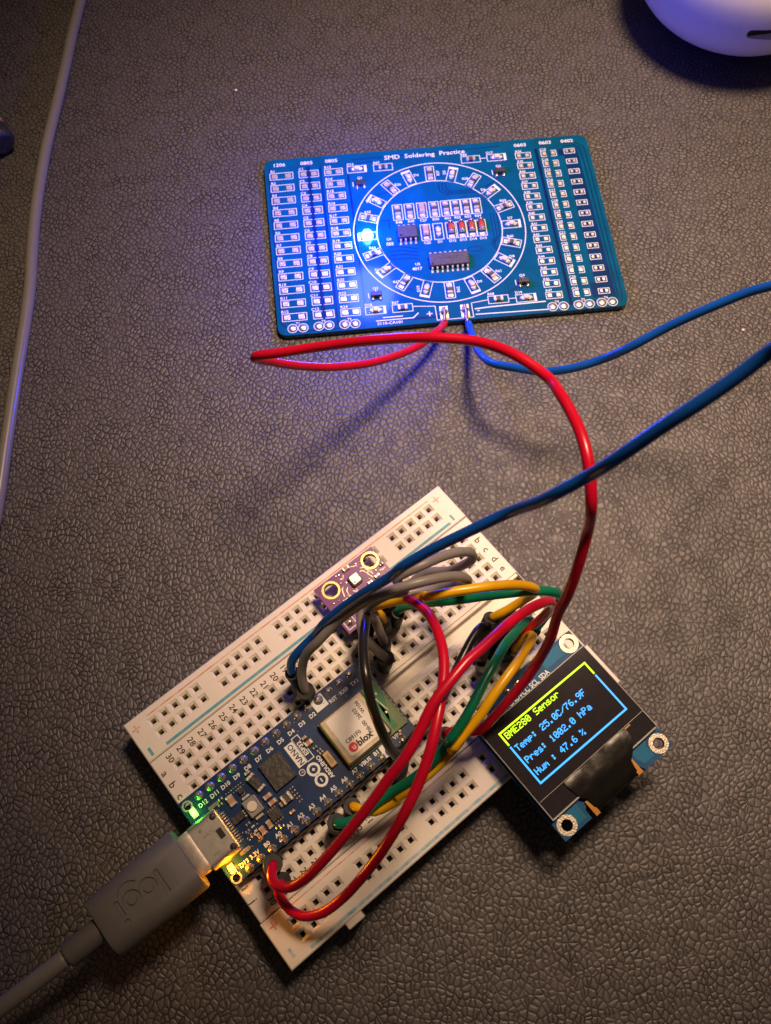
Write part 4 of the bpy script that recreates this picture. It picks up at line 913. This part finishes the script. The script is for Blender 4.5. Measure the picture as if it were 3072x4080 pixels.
MB().loft([prof(-7.0, 4.2, 1.4, 1.2, yc=16.3), prof(-3.0, 4.2, 1.4, 1.2, yc=16.3)], True, True, True).build('plug_shell', M['plugsteel'], usb)
st = MB().lathe((0, 0, 0), [(.1, 0), (2.3, 0), (2.35, .4), (2.3, 7.0), (2.15, 7.4), (.1, 7.4)], 22)
rot = lambda p: (-25.2 - p[2], -16.0 + p[0], UZ - .2 + p[1])
st.v = [rot(p) for p in st.v]; st.build('strain_relief', M['plug'], usb)
cp_ = spline([(-32.4, -16.0, UZ - .2), (-35, -15.95, UZ - .3), (-40, -15.7, UZ - .9), (-47, -15.2, UZ - 2.2), (-60, -14.2, UZ - 5.5), (-80, -12, 3.2), (-110, -8, 1.6)], 2)
MB().tube(cp_, 1.62, 16).build('cable', M['cable'], usb)

# ================================================================== CABLE ON THE LEFT
cl = c_(0, 0, 1, (372, -190, 1.5), (318, 20, 1.5), (290, 130, 1.5), (262, 260, 1.5), (225, 420, 1.5), (186, 580, 1.5), (160, 720, 1.5), (140, 860, 1.5), (128, 1000, 1.5), (118, 1150, 1.5), (98, 1300, 1.5), (70, 1470, 1.5), (44, 1640, 1.5), (20, 1800, 1.5), (2, 1930, 1.5), (-25, 2100, 1.5))
o = MB().tube(spline(cl, 2), 1.5, 18).build('loose_cable', M['cable2']); tag(o, 'pale grey cable lying along the left side of the leather', 'cable')

# ================================================================== WHITE ROUNDED DEVICE
WC = Vector((103.0, 153.0, 0)); WRx, WRz = 31.0, 21.0
dev = thing('rounded_device', 'smooth white rounded device with a dark slot at the far right corner', 'device', WC)
mm = MB(); pr2 = []
for i in range(33):
    t = -math.pi / 2 + math.pi * i / 32
    ct_, st_ = math.cos(t), math.sin(t)
    pr2.append((max(.05, WRx * abs(ct_) ** .85), WRz + WRz * math.copysign(abs(st_) ** .85, st_)))
mm.lathe((0, 0, 0), pr2, 80)
sh = mm.build('shell', M['shell'], dev)
# slot: a rounded recess in the wall facing the front, cut out of the shell and lined dark
sa = R(-84)                                     # direction of the slot round the shell
def slot_ring(r, hw, hh):
    out = []
    for p in rrect(-hw, 18.5 - hh, hw, 18.5 + hh, hh * .95, 6):
        x, y = r, p[0]
        out.append((x * math.cos(sa) - y * math.sin(sa), x * math.sin(sa) + y * math.cos(sa), p[1]))
    return out
cutr = MB().loft([slot_ring(26.5, 9.0, 1.0), slot_ring(28.6, 9.0, 1.0), slot_ring(31.5, 10.2, 1.9)], True, True).build('cutter', M['shell'], dev)
bm_ = sh.modifiers.new('b', 'BOOLEAN'); bm_.operation = 'DIFFERENCE'; bm_.object = cutr; bm_.solver = 'EXACT'
bpy.context.view_layer.update(); dg = bpy.context.evaluated_depsgraph_get()
nm = bpy.data.meshes.new_from_object(sh.evaluated_get(dg))
sh.modifiers.clear()
if len(nm.polygons) > 100: sh.data = nm; nm.set_sharp_from_angle(angle=R(40))
bpy.data.objects.remove(cutr)
MB().loft([slot_ring(25.0, 9.2, 1.15), slot_ring(28.0, 9.2, 1.15), slot_ring(28.9, 9.15, 1.12)], True, True).build('dark_slot', M['darkslot'], dev)
# dark tipped thing cut by the left edge of the picture
pen = thing('pen', 'black tipped tan pen just reaching in at the far left edge', 'pen')
a, b = at(-190, 330, 5.0), at(14, 575, 4.2)
d = (b - a)
MB().tube([a + d * t for t in (0, .2, .72, .80)], [4.0, 4.2, 4.0, 3.7], 20).build('barrel', M['tan'], pen)
MB().tube([a + d * t for t in (.79, .83, .95, .99, 1.0)], [3.75, 3.9, 3.8, 3.3, 2.6], 20).build('cap', M['chip'], pen)
# crumbs on the leather
for u, v, r_, lab in ((2960, 1317, .42, 'tiny pale crumb on the leather between the two blue wire runs'), (940, 362, .4, 'tiny pale crumb on the leather above the practice board')):
    p = at(u, v, 0)
    o = MB().lathe((p.x, p.y, 0), [(r_ * .6, 0), (r_, r_ * .5), (r_ * .7, r_), (r_ * .1, r_ * 1.15)], 9).build('crumb', M['crumb']); tag(o, lab, 'crumb')
